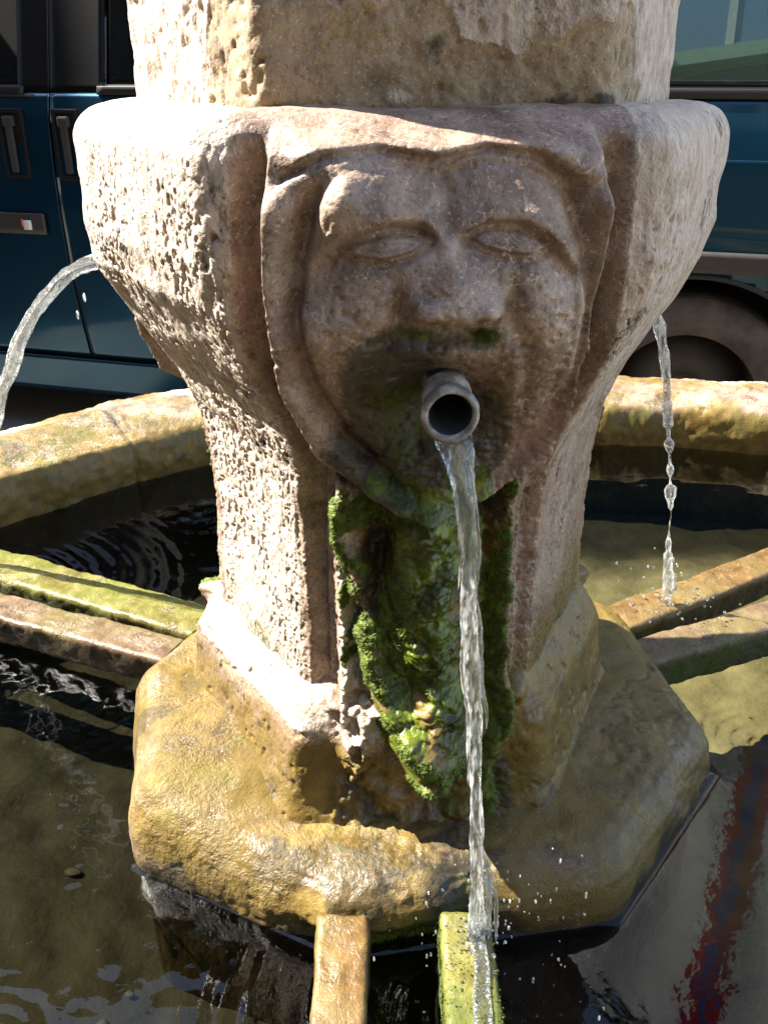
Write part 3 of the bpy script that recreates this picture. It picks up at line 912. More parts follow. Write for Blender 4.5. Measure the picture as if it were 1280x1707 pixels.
PLA = np.radians([-180, -141, -100, -55, -14, 30, 75, 120, 180])     # world angles of the foot's outline
PLR = np.array([.322, .352, .332, .350, .368, .356, .345, .340, .322])
def plinth_r(a):
    a = (np.asarray(a) + np.pi) % (2 * np.pi) - np.pi
    x, y = PLR * np.cos(PLA), PLR * np.sin(PLA)
    i = np.clip(np.searchsorted(PLA, a, side='right') - 1, 0, len(PLA) - 2)
    x0, y0, dx, dy = x[i], y[i], x[i + 1] - x[i], y[i + 1] - y[i]
    return (x0 * dy - y0 * dx) / (np.cos(a) * dy - np.sin(a) * dx)

def build_plinth():
    ph = np.concatenate([np.radians(np.linspace(-125, 125, 620)), np.radians(np.linspace(125, 235, 70))[1:-1]])
    prof = [(.50, .073), (.66, .069), (.74, .067), (.82, .067), (.885, .066), (.925, .062), (.957, .054), (.980, .043), (.993, .030), (1.0, .014), (1.0, .0), (.985, -.02), (.97, -.06), (.97, -.20)]
    pz = []
    for (r0, z0), (r1, z1) in zip(prof[:-1], prof[1:]):
        k = max(2, int(math.hypot((r1 - r0) * .33, z1 - z0) / .0022))
        if z0 < -.05: k = 8
        for t in np.linspace(0, 1, k, endpoint=False): pz.append((r0 + (r1 - r0) * t, z0 + (z1 - z0) * t))
    pz = np.array(pz)
    wa = ph - np.pi / 2 + PSI
    ker = np.ones(15) / 15
    aa = np.linspace(-np.pi, np.pi, 720, endpoint=False)
    rs = np.convolve(np.tile(plinth_r(aa), 3), ker, 'same')[720:1440]
    rb = np.interp((wa + np.pi) % (2 * np.pi) - np.pi, aa, rs)
    RR = pz[:, 0][:, None] * rb[None]
    Z = np.repeat(pz[:, 1][:, None], len(ph), 1)
    PH = np.repeat(ph[None], len(pz), 0)
    Z = np.where(Z > 0, Z * (1 + .38 * S(-.45, -1.2, PH) + .10 * S(.5, 1.3, PH)), Z)
    P = np.stack([RR * np.sin(PH), -RR * np.cos(PH), Z], -1).reshape(-1, 3)
    k = np.repeat(pz[:, 0][:, None], len(ph), 1).ravel(); z = Z.ravel()
    upw = S(1.0, .86, k) * S(-.0, .03, z)
    lump = fbm(P * 9, 3, 171)
    rgh = S(-.2, .4, fbm(P * 7, 2, 174))
    crk = np.exp(-(np.abs(fbm(P * 15 + .5 * fbm(P * 30, 2, 170)[:, None], 2, 176)) / .018) ** 2) * S(.0, .3, fbm(P * 5, 2, 172))
    D = .0055 * lump + .0030 * fbm(P * 24, 3, 173) + .0022 * rgh * fbm(P * 80, 3, 175) - .0022 * rgh * S(.3, .7, fbm(P * 70, 2, 177)) - .0012 * rgh * S(.1, .6, fbm(P * 190, 2, 178)) - .0022 * crk
    under = S(.03, -.01, z)
    # worn gully where the overflow runs, and the mossy undercut in front
    phf = PH.ravel()
    gul = np.exp(-((phf - .12) / .09) ** 2) * S(.80, .98, k)
    D -= .010 * gul
    frontm = np.exp(-((phf + .12) / .26) ** 4)
    D -= .016 * frontm * S(.032, .012, z) - .004 * frontm * under * fbm(P * 60, 3, 179)
    n = np.stack([np.sin(phf) * (1 - upw), -np.cos(phf) * (1 - upw), upw], -1)
    n /= np.linalg.norm(n, axis=1)[:, None]
    V = P + n * D[:, None]
    at = {'pale': np.clip(.08 + (.32 + 1.0 * fbm(P * 13, 4, 181)) * S(.2, -.5, PH.ravel()), 0, 1), 'ochre': np.clip(.80 + .35 * fbm(P * 14, 3, 183), 0, 1), 'moss': np.clip(.10 + .6 * frontm * under + .22 * S(.0, .6, fbm(P * 13, 3, 185)) + .3 * gul, 0, 1),  # left side painted paler for the sun, mixed with lime patches
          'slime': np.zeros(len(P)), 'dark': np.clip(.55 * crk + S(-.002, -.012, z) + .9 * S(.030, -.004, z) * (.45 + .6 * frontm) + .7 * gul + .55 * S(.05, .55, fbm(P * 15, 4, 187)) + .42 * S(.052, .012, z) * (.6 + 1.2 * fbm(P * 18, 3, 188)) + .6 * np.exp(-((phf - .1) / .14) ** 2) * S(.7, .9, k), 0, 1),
          'wet': np.clip(.60 + .6 * fbm(P * 9, 3, 189) + .3 * S(.03, .0, z) - .35 * S(-.1, .4, phf), .12, .95)}
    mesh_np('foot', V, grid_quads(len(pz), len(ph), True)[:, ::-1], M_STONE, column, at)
    return V, grid_quads(len(pz), len(ph), True)[:, ::-1], at
FV, FQ, FAT = build_plinth()

def build_spouts():
    for i in range(3):
        a = i * 2 * np.pi / 3
        prof = [(.0150, -.075), (.0172, -.060), (.0172, -.030), (.0180, -.027), (.0192, -.023), (.0194, -.018), (.0178, -.015), (.0166, -.011), (.0190, -.007), (.0213, -.003), (.0220, .002), (.0206, .0045), (.0188, .0052), (.0172, .0040), (.0160, -.002), (.0155, -.02), (.0150, -.065)]
        V, Q = lathe(prof, 40)
        nz = fbm(V * 90, 3, 201 + i)
        V[:, :2] *= .93 * (1 + .06 * nz)[:, None]
        V[:, 2] += .0016 * fbm(V * 60, 2, 205 + i) * S(-.02, .0, V[:, 2])
        worn_bore_shade = 1.2 * np.exp(-((V[:, 2] + .030) / .0085) ** 4 - ((V[:, 0] + .001) / .0125) ** 4) * (V[:, 1] > 0)
        worn_bore_shade = np.maximum(worn_bore_shade, np.repeat((np.arange(len(prof)) >= 14) * 1.0, 40))  # shade inside the bore painted dark, along with the worn patch
        # z -> outward, y -> up
        W = np.stack([V[:, 0], -V[:, 2], V[:, 1]], -1)
        sl = R(15)
        W2 = W.copy()
        W2[:, 1] = W[:, 1] * math.cos(sl) - W[:, 2] * math.sin(sl) * -1 * 0
        W2[:, 2] = W[:, 2] + W[:, 1] * math.tan(sl)
        W2 += np.array([PIPE_S, -.2935, PIPE_Z + .0030])
        ca, sa = math.cos(a), math.sin(a)
        W3 = np.stack([W2[:, 0] * ca - W2[:, 1] * sa, W2[:, 0] * sa + W2[:, 1] * ca, W2[:, 2]], -1)
        o = mesh_np('spout', W3, Q[:, ::-1], M_PIPE, column, {'worn_bore_shade': worn_bore_shade})
build_spouts()

# ------------------------------------------------------------------ moss and algae growing on the column
def grow(name, V, Q, w, count, size, mat, parent, seed, lift=0.0):
    rg = np.random.default_rng(seed)
    C = V[Q].mean(1)
    e1 = V[Q[:, 2]] - V[Q[:, 0]]; e2 = V[Q[:, 3]] - V[Q[:, 1]]
    Nn = np.cross(e1, e2)
    ar = np.linalg.norm(Nn, axis=1) + 1e-12
    Nn /= ar[:, None]
    p = np.clip(w[Q].mean(1), 0, None) * ar
    if p.sum() <= 0: return
    p /= p.sum()
    idx = rg.choice(len(Q), count, p=p)
    c = C[idx] + rg.normal(0, .0006, (count, 3)); nn = Nn[idx]
    t = rg.normal(size=(count, 3)); t -= nn * (t * nn).sum(1)[:, None]; t /= np.linalg.norm(t, axis=1)[:, None]
    b = np.cross(nn, t)
    sz = size * rg.uniform(.5, 1.4, count)[:, None]
    tip = c + nn * sz * 1.5 + (t * rg.normal(0, .5, (count, 1)) + b * rg.normal(0, .5, (count, 1))) * sz - np.array([0, 0, .35]) * sz
    v0 = c + t * sz * .5 - nn * sz * .2; v1 = c - t * sz * .25 + b * sz * .45 - nn * sz * .2; v2 = c - t * sz * .25 - b * sz * .45 - nn * sz * .2
    VV = np.stack([v0, v1, v2, tip], 1).reshape(-1, 3)
    k = np.arange(count)[:, None] * 4
    T = np.concatenate([k + np.array([[0, 1, 3]]), k + np.array([[1, 2, 3]]), k + np.array([[2, 0, 3]])])
    o = mesh_np(name, VV, T, mat, parent, smooth=False)
    o['kind'] = 'stuff'
    return o

vis = (BNF == 0)
grow('moss', BV, BQ[vis], S(.55, .9, BAT['moss']) * S(.575, .565, BV[:, 2]), 42000, .0016, M_MOSS, column, 11)
grow('moss', PV, PQ, S(.55, .9, PAT['moss']), 14000, .0017, M_MOSS, column, 12)
grow('moss', FV, FQ, S(.62, .95, FAT['moss']) * S(-.03, 0.0, FV[:, 2]), 7000, .0022, M_MOSS, column, 13)

# ------------------------------------------------------------------ bars across the water
def bar(p0, p1, width, thick, label, moss_w, seed, ztop=.058, mat=None):
    p0, p1 = np.array(p0), np.array(p1)
    L = np.linalg.norm(p1 - p0)
    t = (p1 - p0) / L
    ang = math.atan2(t[1], t[0])
    o0 = empty('stone_bar', (p0[0], p0[1], G + ztop), ang)
    tag(o0, label, 'stone bar', 'paired bars from the column to the basin rim')
    nl = max(40, int(L / .0035))
    hw = width / 2
    sec = []
    def arc(cx, cz, r, a0, a1, k=5):
        for a in np.linspace(a0, a1, k): sec.append((cx + r * math.cos(a), cz + r * math.sin(a)))
    r = .006
    for x in np.linspace(-hw + r, hw - r, 14): sec.append((x, .0))
    arc(hw - r, -r, r, math.pi / 2, 0)
    for z in np.linspace(-r, -thick + r, 12)[1:-1]: sec.append((hw, z))
    arc(hw - r, -thick + r, r, 0, -math.pi / 2)
    for x in np.linspace(hw - r, -hw + r, 10)[1:-1]: sec.append((x, -thick))
    arc(-hw + r, -thick + r, r, -math.pi / 2, -math.pi)
    for z in np.linspace(-thick + r, -r, 12)[1:-1]: sec.append((-hw, z))
    arc(-hw + r, -r, r, math.pi, math.pi / 2)
    sec = np.array([q for i, q in enumerate(sec) if math.dist(q, sec[i - 1]) > 1e-5])
    m = len(sec)
    X = np.linspace(0, L, nl)
    X = np.concatenate([[0.004, 0.001], X, [L - .001, L - .004]])
    sq = np.concatenate([[0.02, .88], np.ones(nl), [.88, .02]])
    nl = len(X)
    P = np.stack([np.repeat(X[:, None], m, 1), sec[:, 0][None] * sq[:, None], (sec[:, 1][None] + thick / 2) * sq[:, None] - thick / 2], -1).reshape(-1, 3)
    n = np.stack([0 * P[:, 0], P[:, 1] / hw, (P[:, 2] + thick / 2) / (thick / 2)], -1)
    n /= np.linalg.norm(n, axis=1)[:, None]
    W = P + seed * 3.7
    D = .0035 * fbm(W * 14, 3, 221) + .0018 * fbm(W * 60, 3, 223) + .0008 * fbm(W * 160, 2, 225)
    V = P + n * D[:, None]
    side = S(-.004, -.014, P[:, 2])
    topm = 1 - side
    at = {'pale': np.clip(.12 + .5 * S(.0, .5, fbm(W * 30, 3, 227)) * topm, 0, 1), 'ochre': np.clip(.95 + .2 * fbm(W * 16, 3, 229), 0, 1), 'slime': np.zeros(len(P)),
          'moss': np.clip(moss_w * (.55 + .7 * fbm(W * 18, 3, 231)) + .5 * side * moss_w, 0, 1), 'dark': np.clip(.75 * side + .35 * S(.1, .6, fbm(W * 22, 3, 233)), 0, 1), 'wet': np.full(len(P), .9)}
    Q = grid_quads(nl, m, True)
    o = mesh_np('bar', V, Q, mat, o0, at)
    for e in (0, nl - 1):
        pass
    w = at['moss'] * topm
    return o0, V, Q, at

bars = []
def barp(*a, **k): bars.append(bar(*a, **k))
barp((-.036, .553), (-.036, .02), .046, .05, 'brown wet front bar left of the falling water', .30, 1.0, mat=M_BAR_RUST)
barp((.071, .556), (.071, .02), .044, .05, 'bright mossy front bar struck by the falling water', .95, 2.0, mat=M_BAR_OLIVE)
barp((-.235, 1.020), (-.86, 1.315), .072, .045, 'wide olive green bar left of the column, nearest the rim behind', .40, 3.0, ztop=.060, mat=M_BAR_OLIVE)
barp((-.270, .966), (-.93, 1.235), .055, .045, 'thin brown bar left of the column, nearer the viewer', .08, 4.0, ztop=.052, mat=M_BAR_BROWN)
barp((.285, 1.014), (1.02, 1.460), .058, .045, 'orange brown bar right of the column under the thin jet', .15, 5.0, mat=M_BAR_RUST)
barp((.300, .942), (1.06, 1.275), .056, .048, 'mossy thick bar right of the column, nearer the viewer', .45, 6.0, mat=M_BAR_BROWN)
for (o0, V, Q, at), cnt, f in zip(bars, (500, 5200, 2600, 500, 500, 1500), (0, 1, 2, 3, 4, 5)):
    wgt = S(.5, .9, at['moss']) + (.15 if f == 1 else 0)
    if f == 5: wgt = wgt * S(.20, .05, V[:, 0]) * S(-.0, .02, V[:, 1])
    if f == 2: wgt = wgt * (S(-.0, .03, -V[:, 1] * -1) + .2)
    grow('moss', V, Q, wgt * S(-.035, -.01, V[:, 2]), cnt, .0018, M_MOSS, o0, 40 + f)

# ------------------------------------------------------------------ water
JF = dict(p=(.0455, .598, .488), v=(.115, -.215, 0.0))
def ballistic(p, v, z_end, n):
    p, v = np.array(p, float), np.array(v, float)
    T = (v[2] + math.sqrt(v[2] ** 2 + 2 * 9.81 * (p[2] - z_end))) / 9.81
    t = np.linspace(0, 1, n) * T
    return p + np.outer(t, v) + np.outer(t ** 2, [0, 0, -4.905])
pf_ = ballistic(JF['p'], JF['v'], .052, 8)
FRONT_HIT = (.080, .536)
LEFT = dict(p=(-.255, 1.012, .522), v=(-1.15 * .90, 1.15 * .44, .42))
RIGHT = dict(p=(.285, 1.02, .505), v=(.36, .16, 0.0))

def pool():
    # polar sheet about the column, denser where it meets the foot
    na = 900
    A = np.linspace(-np.pi, np.pi, na, endpoint=False)
    b = basin_r(A) + .03
    t0 = np.concatenate([np.linspace(.90, 1.0, 8, endpoint=False), 1.0 + .0012 * np.arange(30)])
    pr = plinth_r(A)
    rows = [pr * t for t in t0]
    last = rows[-1]
    for t in np.linspace(0, 1, 170)[1:]:
        rows.append(last + (b - last) * t)
    RR = np.array(rows)
    X = RR * np.cos(A)[None]; Y = RR * np.sin(A)[None]
    P = np.stack([X, Y, 0 * X], -1).reshape(-1, 3)
    wx, wy = P[:, 0] + BC[0], P[:, 1] + BC[1]
    z = .0010 * fbm(P * np.array([9, 14, 1]), 2, 241) + .0005 * fbm(P * np.array([34, 40, 1]), 2, 243)
    for (cx, cy, amp, wl, fall) in ((.40, 1.09, .0008, .022, .13), (-.63, 1.19, .0008, .026, .20), (.09, .50, .0008, .022, .12), (-.33, .47, .0007, .018, .028)):
        d = np.hypot(wx - cx, wy - cy)
        z += amp * np.sin(d / wl * 2 * np.pi + 1.4 * fbm(P * 5, 2, 245)) * np.exp(-d / fall)
    z *= np.where(wy < 1.0, np.interp(wx, [-.05, .12], [.9, .065]), .75) + 0 * z
    chop = dist_line(wx, wy, [(-.52, 1.03), (-.40, .83), (-.275, .62)])
    z += .0016 * fbm(P * np.array([80, 62, 1]), 2, 247) * np.exp(-(chop / .030) ** 2) * S(-.3, .4, fbm(P * 14, 2, 248))
    d = np.hypot(P[:, 0], P[:, 1]) - np.repeat(pr[None], len(rows), 0).ravel() * .992
    z += .0030 * np.exp(-np.clip(d, 0, 1) / .0024)
    P[:, 2] = z
    o = mesh_np('water', P, grid_quads(len(rows), na, True)[:, ::-1], M_WATER)
    o.location = (BC[0], BC[1], G)
    tag(o, kind='structure')
pool()

def stream(name, label, path, rfun, seed, flat=None, twist=0.0, seg=18, lump=(.28, .16), strands=(), mat=None):
    path = np.asarray(path)
    n = len(path)
    t = np.linspace(0, 1, n)
    L = np.concatenate([[0], np.cumsum(np.linalg.norm(np.diff(path, axis=0), axis=1))])
    ang = np.linspace(0, 2 * np.pi, seg, endpoint=False)
    LL, AA = np.meshgrid(L, ang, indexing='ij')
    AT = AA + twist * LL
    Pn = np.stack([np.cos(AT) * 1.3, np.sin(AT) * 1.3, LL * 26], -1).reshape(-1, 3)
    nz = fbm(Pn, 3, seed).reshape(n, seg)
    Pn2 = np.stack([np.cos(AT) * 3.0, np.sin(AT) * 3.0, LL * 60], -1).reshape(-1, 3)
    nz2 = fbm(Pn2, 2, seed + 3).reshape(n, seg)
    rad = rfun(t)[:, None] * (1 + lump[0] * nz + lump[1] * nz2)
    jit = np.stack([fbm(np.stack([L * 22, 0 * L, 0 * L + 3], -1), 2, seed + 7), fbm(np.stack([L * 22, 0 * L + 9, 0 * L], -1), 2, seed + 9), 0 * L], -1) * .0022
    V, Q = tube(path + jit * S(.05, .3, t)[:, None], rad, seg, True, flat)
    base = path[0]
    o = empty(name, (base[0], base[1], G + path[-1][2]))
    tag(o, label, 'water jet', 'jets falling from the spouts')
    off = np.array([base[0], base[1], path[-1][2]])
    mesh_poly('jet', V - off, Q, mat or M_JET, o)
    for i, (dx, dy, t0, t1, rr) in enumerate(strands):
        k0, k1 = int(t0 * n), int(t1 * n)
        pp = path[k0:k1] + np.array([dx, dy, 0]) * S(0, .4, np.linspace(0, 1, k1 - k0))[:, None] + jit[k0:k1] * 1.6
        tt = np.linspace(0, 1, k1 - k0)
        r2 = rr * (np.sin(np.pi * np.clip(tt, .02, .98)) ** .5) * (1 + .35 * fbm(np.stack([tt * 40, 0 * tt + i, 0 * tt], -1), 2, seed + 20 + i))
        V, Q = tube(pp, r2, 8)
        mesh_poly('strand', V - off, Q, M_JET, o)
    return o

n = 230
pth = ballistic(JF['p'], JF['v'], .054, n)
# the water leaves the pipe as a broad tongue and draws together
def rf_front(t): return np.interp(t, [0, .12, .30, .45, .55, .65, .8, .93, 1.0], [.0096, .0090, .0064, .0050, .0062, .0050, .0045, .0053, .0080])
fl = np.stack([np.interp(np.linspace(0, 1, n), [0, .2, .45, .6, 1], [1.25, 1.2, 1.0, 1.05, 1.05]), np.interp(np.linspace(0, 1, n), [0, .2, .45, 1], [.35, .45, .75, .8])], -1)
stream('water_jet', 'front jet pouring from the mask pipe down to the bright mossy bar', pth, rf_front, 251, fl, 22.0, 22, (.42, .28),
       strands=((-.007, 0, .03, .50, .0016), (.006, -.002, .02, .55, .0018), (.008, .0, .45, .72, .0022), (-.006, .0, .5, .8, .0018), (.010, -.003, .86, 1.0, .0026), (.016, -.004, .90, 1.0, .002)))
def runoff():
    yy = np.linspace(.535, .10, 90)
    pp = np.stack([.079 - .004 * np.linspace(0, 1, 90) + .0025 * fbm(np.stack([yy * 30, 0 * yy, 0 * yy], -1), 2, 291), yy, np.full(90, .0605)], -1)
    w = .0075 * (1 + .5 * fbm(np.stack([yy * 24, 0 * yy + 4, 0 * yy], -1), 2, 293))
    V, Q = tube(pp, w, 14, True, np.stack([np.full(90, 1.0), np.full(90, .32)], -1))
    o = empty('water_runoff', (.079, .535, G + .058))
    tag(o, 'thin film of water running along the mossy front bar', 'water')
    mesh_poly('film', V - np.array([.079, .535, .058]), Q, M_JET, o)
runoff()
pth = ballistic(LEFT['p'], LEFT['v'], .058, 180)
stream('water_jet', 'left jet arching out from behind the pale stone lobe', pth, lambda t: np.interp(t, [0, .2, .6, 1], [.0086, .0086, .0070, .0054]), 261, None, 14.0, 20, (.34, .20),
       strands=((-.010, .004, .15, .95, .0020), (.007, .003, .3, .98, .0022), (-.004, -.008, .05, .8, .0016)), mat=M_CLEAR)
pth = ballistic(RIGHT['p'], RIGHT['v'], .056, 220)
def rf_r(t):
    L = t * .45
    bead = S(-.25, .45, fbm(np.stack([t * t * 27 + .7, 0 * t, 0 * t], -1), 2, 277))
    return .0060 * (1 - S(.35, .8, t) * (1 - (.11 + 1.05 * bead ** 1.3))) * (1 + .12 * np.sin(t * 60))
stream('water_jet', 'thin beaded jet right of the column breaking into drops', pth, rf_r, 271, None, 5.0, 12, (.22, .12))

def drops():
    rg = np.random.default_rng(17)
    bmt = bmesh.new()
    bmesh.ops.create_icosphere(bmt, subdivisions=1, radius=1.0)
    tv = np.array([v.co[:] for v in bmt.verts]); tf = np.array([[v.index for v in f.verts] for f in bmt.faces])
    bmt.free()
    VV, FF = [], []
    def add(p, r, st=1.0):
        k = sum(len(v) for v in VV)
        VV.append(tv * np.array([r, r, r * st]) + np.array(p)); FF.append(tf + k)
    for _ in range(120):
        a, d = rg.uniform(0, 6.28), abs(rg.normal(0, .055))
        add((.085 + d * math.cos(a) * .8, .535 + d * math.sin(a) * .8, .057 + abs(rg.normal(0, .026))), rg.uniform(.0004, .0012), rg.uniform(1, 3.5))
    for _ in range(170):
        a, d = rg.uniform(0, 6.28), abs(rg.normal(0, .0085))
        add((.079 + d * math.cos(a), .534 + d * math.sin(a) * 1.3, .057 + abs(rg.normal(0, .007))), rg.uniform(.0007, .0019), rg.uniform(.8, 1.6))
    for _ in range(70):
        a, d = rg.uniform(0, 6.28), abs(rg.normal(0, .05))
        add((.395 + d * math.cos(a), 1.07 + d * math.sin(a), .06 + abs(rg.normal(0, .018))), rg.uniform(.0009, .0024), rg.uniform(1, 1.6))
    for _ in range(34):
        add((rg.uniform(-.02, .18), rg.uniform(.46, .58), rg.uniform(.005, .11)), rg.uniform(.0005, .0011), rg.uniform(1, 5))
    for p in ((-.338, 1.02, .492), (-.352, 1.03, .470)): add(p, .0019, 3.0)
    add((.36, 1.5, .05), .006, 3.2)
    for p in ((.392, 1.066, .10), (.388, 1.066, .125), (.398, 1.068, .085)): add(p, .0055, 1.9)
    V = np.concatenate(VV); F = np.concatenate(FF)
    o = mesh_np('splash_drops', V, F, M_JET)
    o.location = (0, 0, G)
    tag(o, 'clear drops splashing round the falling jets', 'water drops', kind='stuff')
drops()

def pebbles():
    m = NT('submerged stones')
    c = m.ramp(m.noise(7, 3), [(0.3, (0.012, 0.012, 0.009)), (0.7, (0.085, 0.085, 0.068))])
    m.bsdf(Base__Color=c, Roughness=0.8)
    rg = np.random.default_rng(23)
    bmt = bmesh.new()
    bmesh.ops.create_icosphere(bmt, subdivisions=2, radius=1.0)
    tv = np.array([v.co[:] for v in bmt.verts]); tf = np.array([[v.index for v in f.verts] for f in bmt.faces])
    bmt.free()
    VV, FF = [], []
    for i in range(26):
        if i < 4: p = (rg.uniform(-.62, -.12), rg.uniform(.36, .80))
        else:
            a, d = rg.uniform(0, 6.28), rg.uniform(.38, .85)
            p = (BC[0] + d * math.cos(a), BC[1] + d * math.sin(a))
        r = rg.uniform(.004, .011)
        sc_ = np.array([r * rg.uniform(.8, 1.6), r * rg.uniform(.7, 1.2), r * rg.uniform(.15, .3)])
        v = tv * (1 + .5 * fbm(tv * 1.3 + i * 7.1, 3, 300)[:, None]) * sc_
        a = rg.uniform(0, 6.28)
        v = np.stack([v[:, 0] * math.cos(a) - v[:, 1] * math.sin(a), v[:, 0] * math.sin(a) + v[:, 1] * math.cos(a), v[:, 2]], -1)
        FF.append(tf + len(tv) * i); VV.append(v + np.array([p[0], p[1], FLOOR_Z + .0005]))
    o = mesh_np('pebbles', np.concatenate(VV), np.concatenate(FF), m.m)
    o.location = (0, 0, G)
    tag(o, 'pale stones lying on the basin floor under the water', 'stones', kind='stuff')
pebbles()

# ------------------------------------------------------------------ van behind the fountain
VAN_A = math.atan2(-.276, .961)
van = empty('parked_van', (-.85, 2.9, 0), VAN_A)
tag(van, 'dark blue van parked behind the fountain, its side towards the viewer', 'van')
BELT = G + .667
def yo(z):
    """side surface: distance outwards (towards the fountain is -y) at height z above the street"""
    return np.interp(z, [.15, .30, .42, .60, .80, .95, 1.05, BELT, BELT + .02, 1.75, 1.82], [-.075, -.035, -.012, .012, .020, .016, .006, -.010, -.016, -.165, -.215])
def side_patch(name, u0, u1, z0, z1, mat, parent, off=0.0, hole=None, arch=None, step=.02, sgn=-1, width=0.0):
    us = list(np.arange(u0, u1, step)) + [u1]; zs = list(np.arange(z0, z1, step)) + [z1]
    if hole:
        us = sorted(set([u for u in us if min(abs(u - hole[0]), abs(u - hole[1])) > .004] + [hole[0], hole[1]]))
        zs = sorted(set([z for z in zs if min(abs(z - hole[2]), abs(z - hole[3])) > .004] + [hole[2], hole[3]]))
    us, zs = np.array(us), np.array(zs)
    U, Z = np.meshgrid(us, zs)
    U, Z = U.copy(), Z.copy()
    Q = grid_quads(len(zs), len(us))
    if arch:
        cu, cz, r = arch
        d = np.hypot(U - cu, Z - cz)
        b = d.ravel()[Q]
        keep = b.max(1) > r
        k2 = (d < r)
        with np.errstate(all='ignore'):
            U[k2] = cu + (U[k2] - cu) * r / np.maximum(d[k2], 1e-6)
            Z[k2] = cz + (Z[k2] - cz) * r / np.maximum(d[k2], 1e-6)
        Q = Q[keep]
    if hole:
        cu, cz = U.ravel()[Q].mean(1), Z.ravel()[Q].mean(1)
        Q = Q[~((cu > hole[0]) & (cu < hole[1]) & (cz > hole[2]) & (cz < hole[3]))]
    Y = sgn * (yo(Z) + off) + width
    P = np.stack([U, Y, Z], -1).reshape(-1, 3)
    o = mesh_np(name, P, Q if sgn < 0 else Q[:, ::-1], mat, parent)
    md = o.modifiers.new('thickness', 'SOLIDIFY')
    md.thickness = .006
    md.offset = -1
    return o

WB, WT = G + .690, 1.66                     # window bottom and top
VW = 1.75                                   # van width
RW = (1.755, .30, .385)                     # rear wheel arch: centre along the side, height, radius
FW = (-1.30, .30, .385)
seam = -.155
fd = side_patch('front_door', -1.02, seam - .004, .305, BELT, M_PAINT, van)
sd_ = side_patch('sliding_door', seam + .004, 1.05, .305, BELT, M_PAINT, van)
side_patch('front_wing', -2.05, -1.026, .30, BELT, M_PAINT, van, arch=FW)
rq = side_patch('rear_quarter', 1.056, 2.62, .30, BELT, M_PAINT, van, arch=RW)
side_patch('sill', FW[0] + FW[2] + .01, RW[0] - RW[2] - .01, .165, .297, M_PAINT, van, off=.012)
fu = side_patch('front_door_frame', -.98, seam - .004, BELT + .004, 1.75, M_BLACK, van, hole=(-.88, -.262, WB, WT))
su = side_patch('sliding_door_frame', seam + .004, 1.05, BELT + .004, 1.75, M_BLACK, van, hole=(.030, .98, WB, WT))
ru = side_patch('rear_frame', 1.056, 2.55, BELT + .004, 1.75, M_BLACK, van, hole=(1.10, 2.42, WB, WT))
side_patch('window_pane', -.885, -.257, WB - .005, WT + .005, M_GLASS, fu, off=-.010)
side_patch('window_pane', .025, .985, WB - .005, WT + .005, M_GLASS, su, off=-.010)
side_patch('window_pane', 1.095, 2.425, WB - .005, WT + .005, M_GLASS, ru, off=-.010)
for (a, b, par) in ((-.90, -.24, fu), (.01, 1.0, su), (1.08, 2.44, ru)):
    side_patch('window_seal', a, b, WB - .026, WB - .004, M_RUBBER, par, off=.007)
# bright crease under the front window
side_patch('belt_trim', -.98, seam - .05, BELT - .010, BELT - .003, M_STEEL, fd, off=.004)
# bump strips
for (a, b, par) in ((-1.0, seam - .055, fd), (1.07, RW[0] + .80, rq)):
    side_patch('bump_strip', a, b, G + .262 if par is fd else G + .250, G + .325 if par is fd else G + .304, M_MOULD, par, off=.014)
mk_ = side_patch('side_marker', -.285, -.258, G + .276, G + .304, M_WHITEP, fd, off=.020)
side_patch('side_marker', -.292, -.286, G + .286, G + .308, M_REDP, fd, off=.020)
side_patch('crease_line', 1.07, 2.60, G + .520, G + .526, M_PAINT, rq, off=.004)

def handle(parent, u):
    z0, z1 = G + .425, G + .625
    bm = bmesh.new()
    y = -(yo(1.0) + .0)
    t = .012
    w = .044
    add_box(bm, u - w, u - w + t, y - .010, y + .004, z0, z1, .003)
    add_box(bm, u + w - t, u + w, y - .010, y + .004, z0, z1, .003)
    add_box(bm, u - w + t, u + w - t, y - .010, y + .004, z1 - t, z1, .003)
    add_box(bm, u - w + t, u + w - t, y - .010, y + .004, z0, z0 + t, .003)
    add_box(bm, u - w + t, u + w - t, y - .003, y + .002, z0 + t, z1 - t)
    bm_obj('handle_surround', bm, M_PLASTIC, parent)
    bm = bmesh.new()
    add_box(bm, u - .013, u + .010, y - .020, y - .008, z0 + .020, z1 - .045, .005)
    add_box(bm, u - .020, u + .018, y - .022, y - .004, z1 - .050, z1 - .020, .006)
    bm_obj('handle', bm, M_MOULD, parent)
handle(fd, -.285)
handle(sd_, -.095)

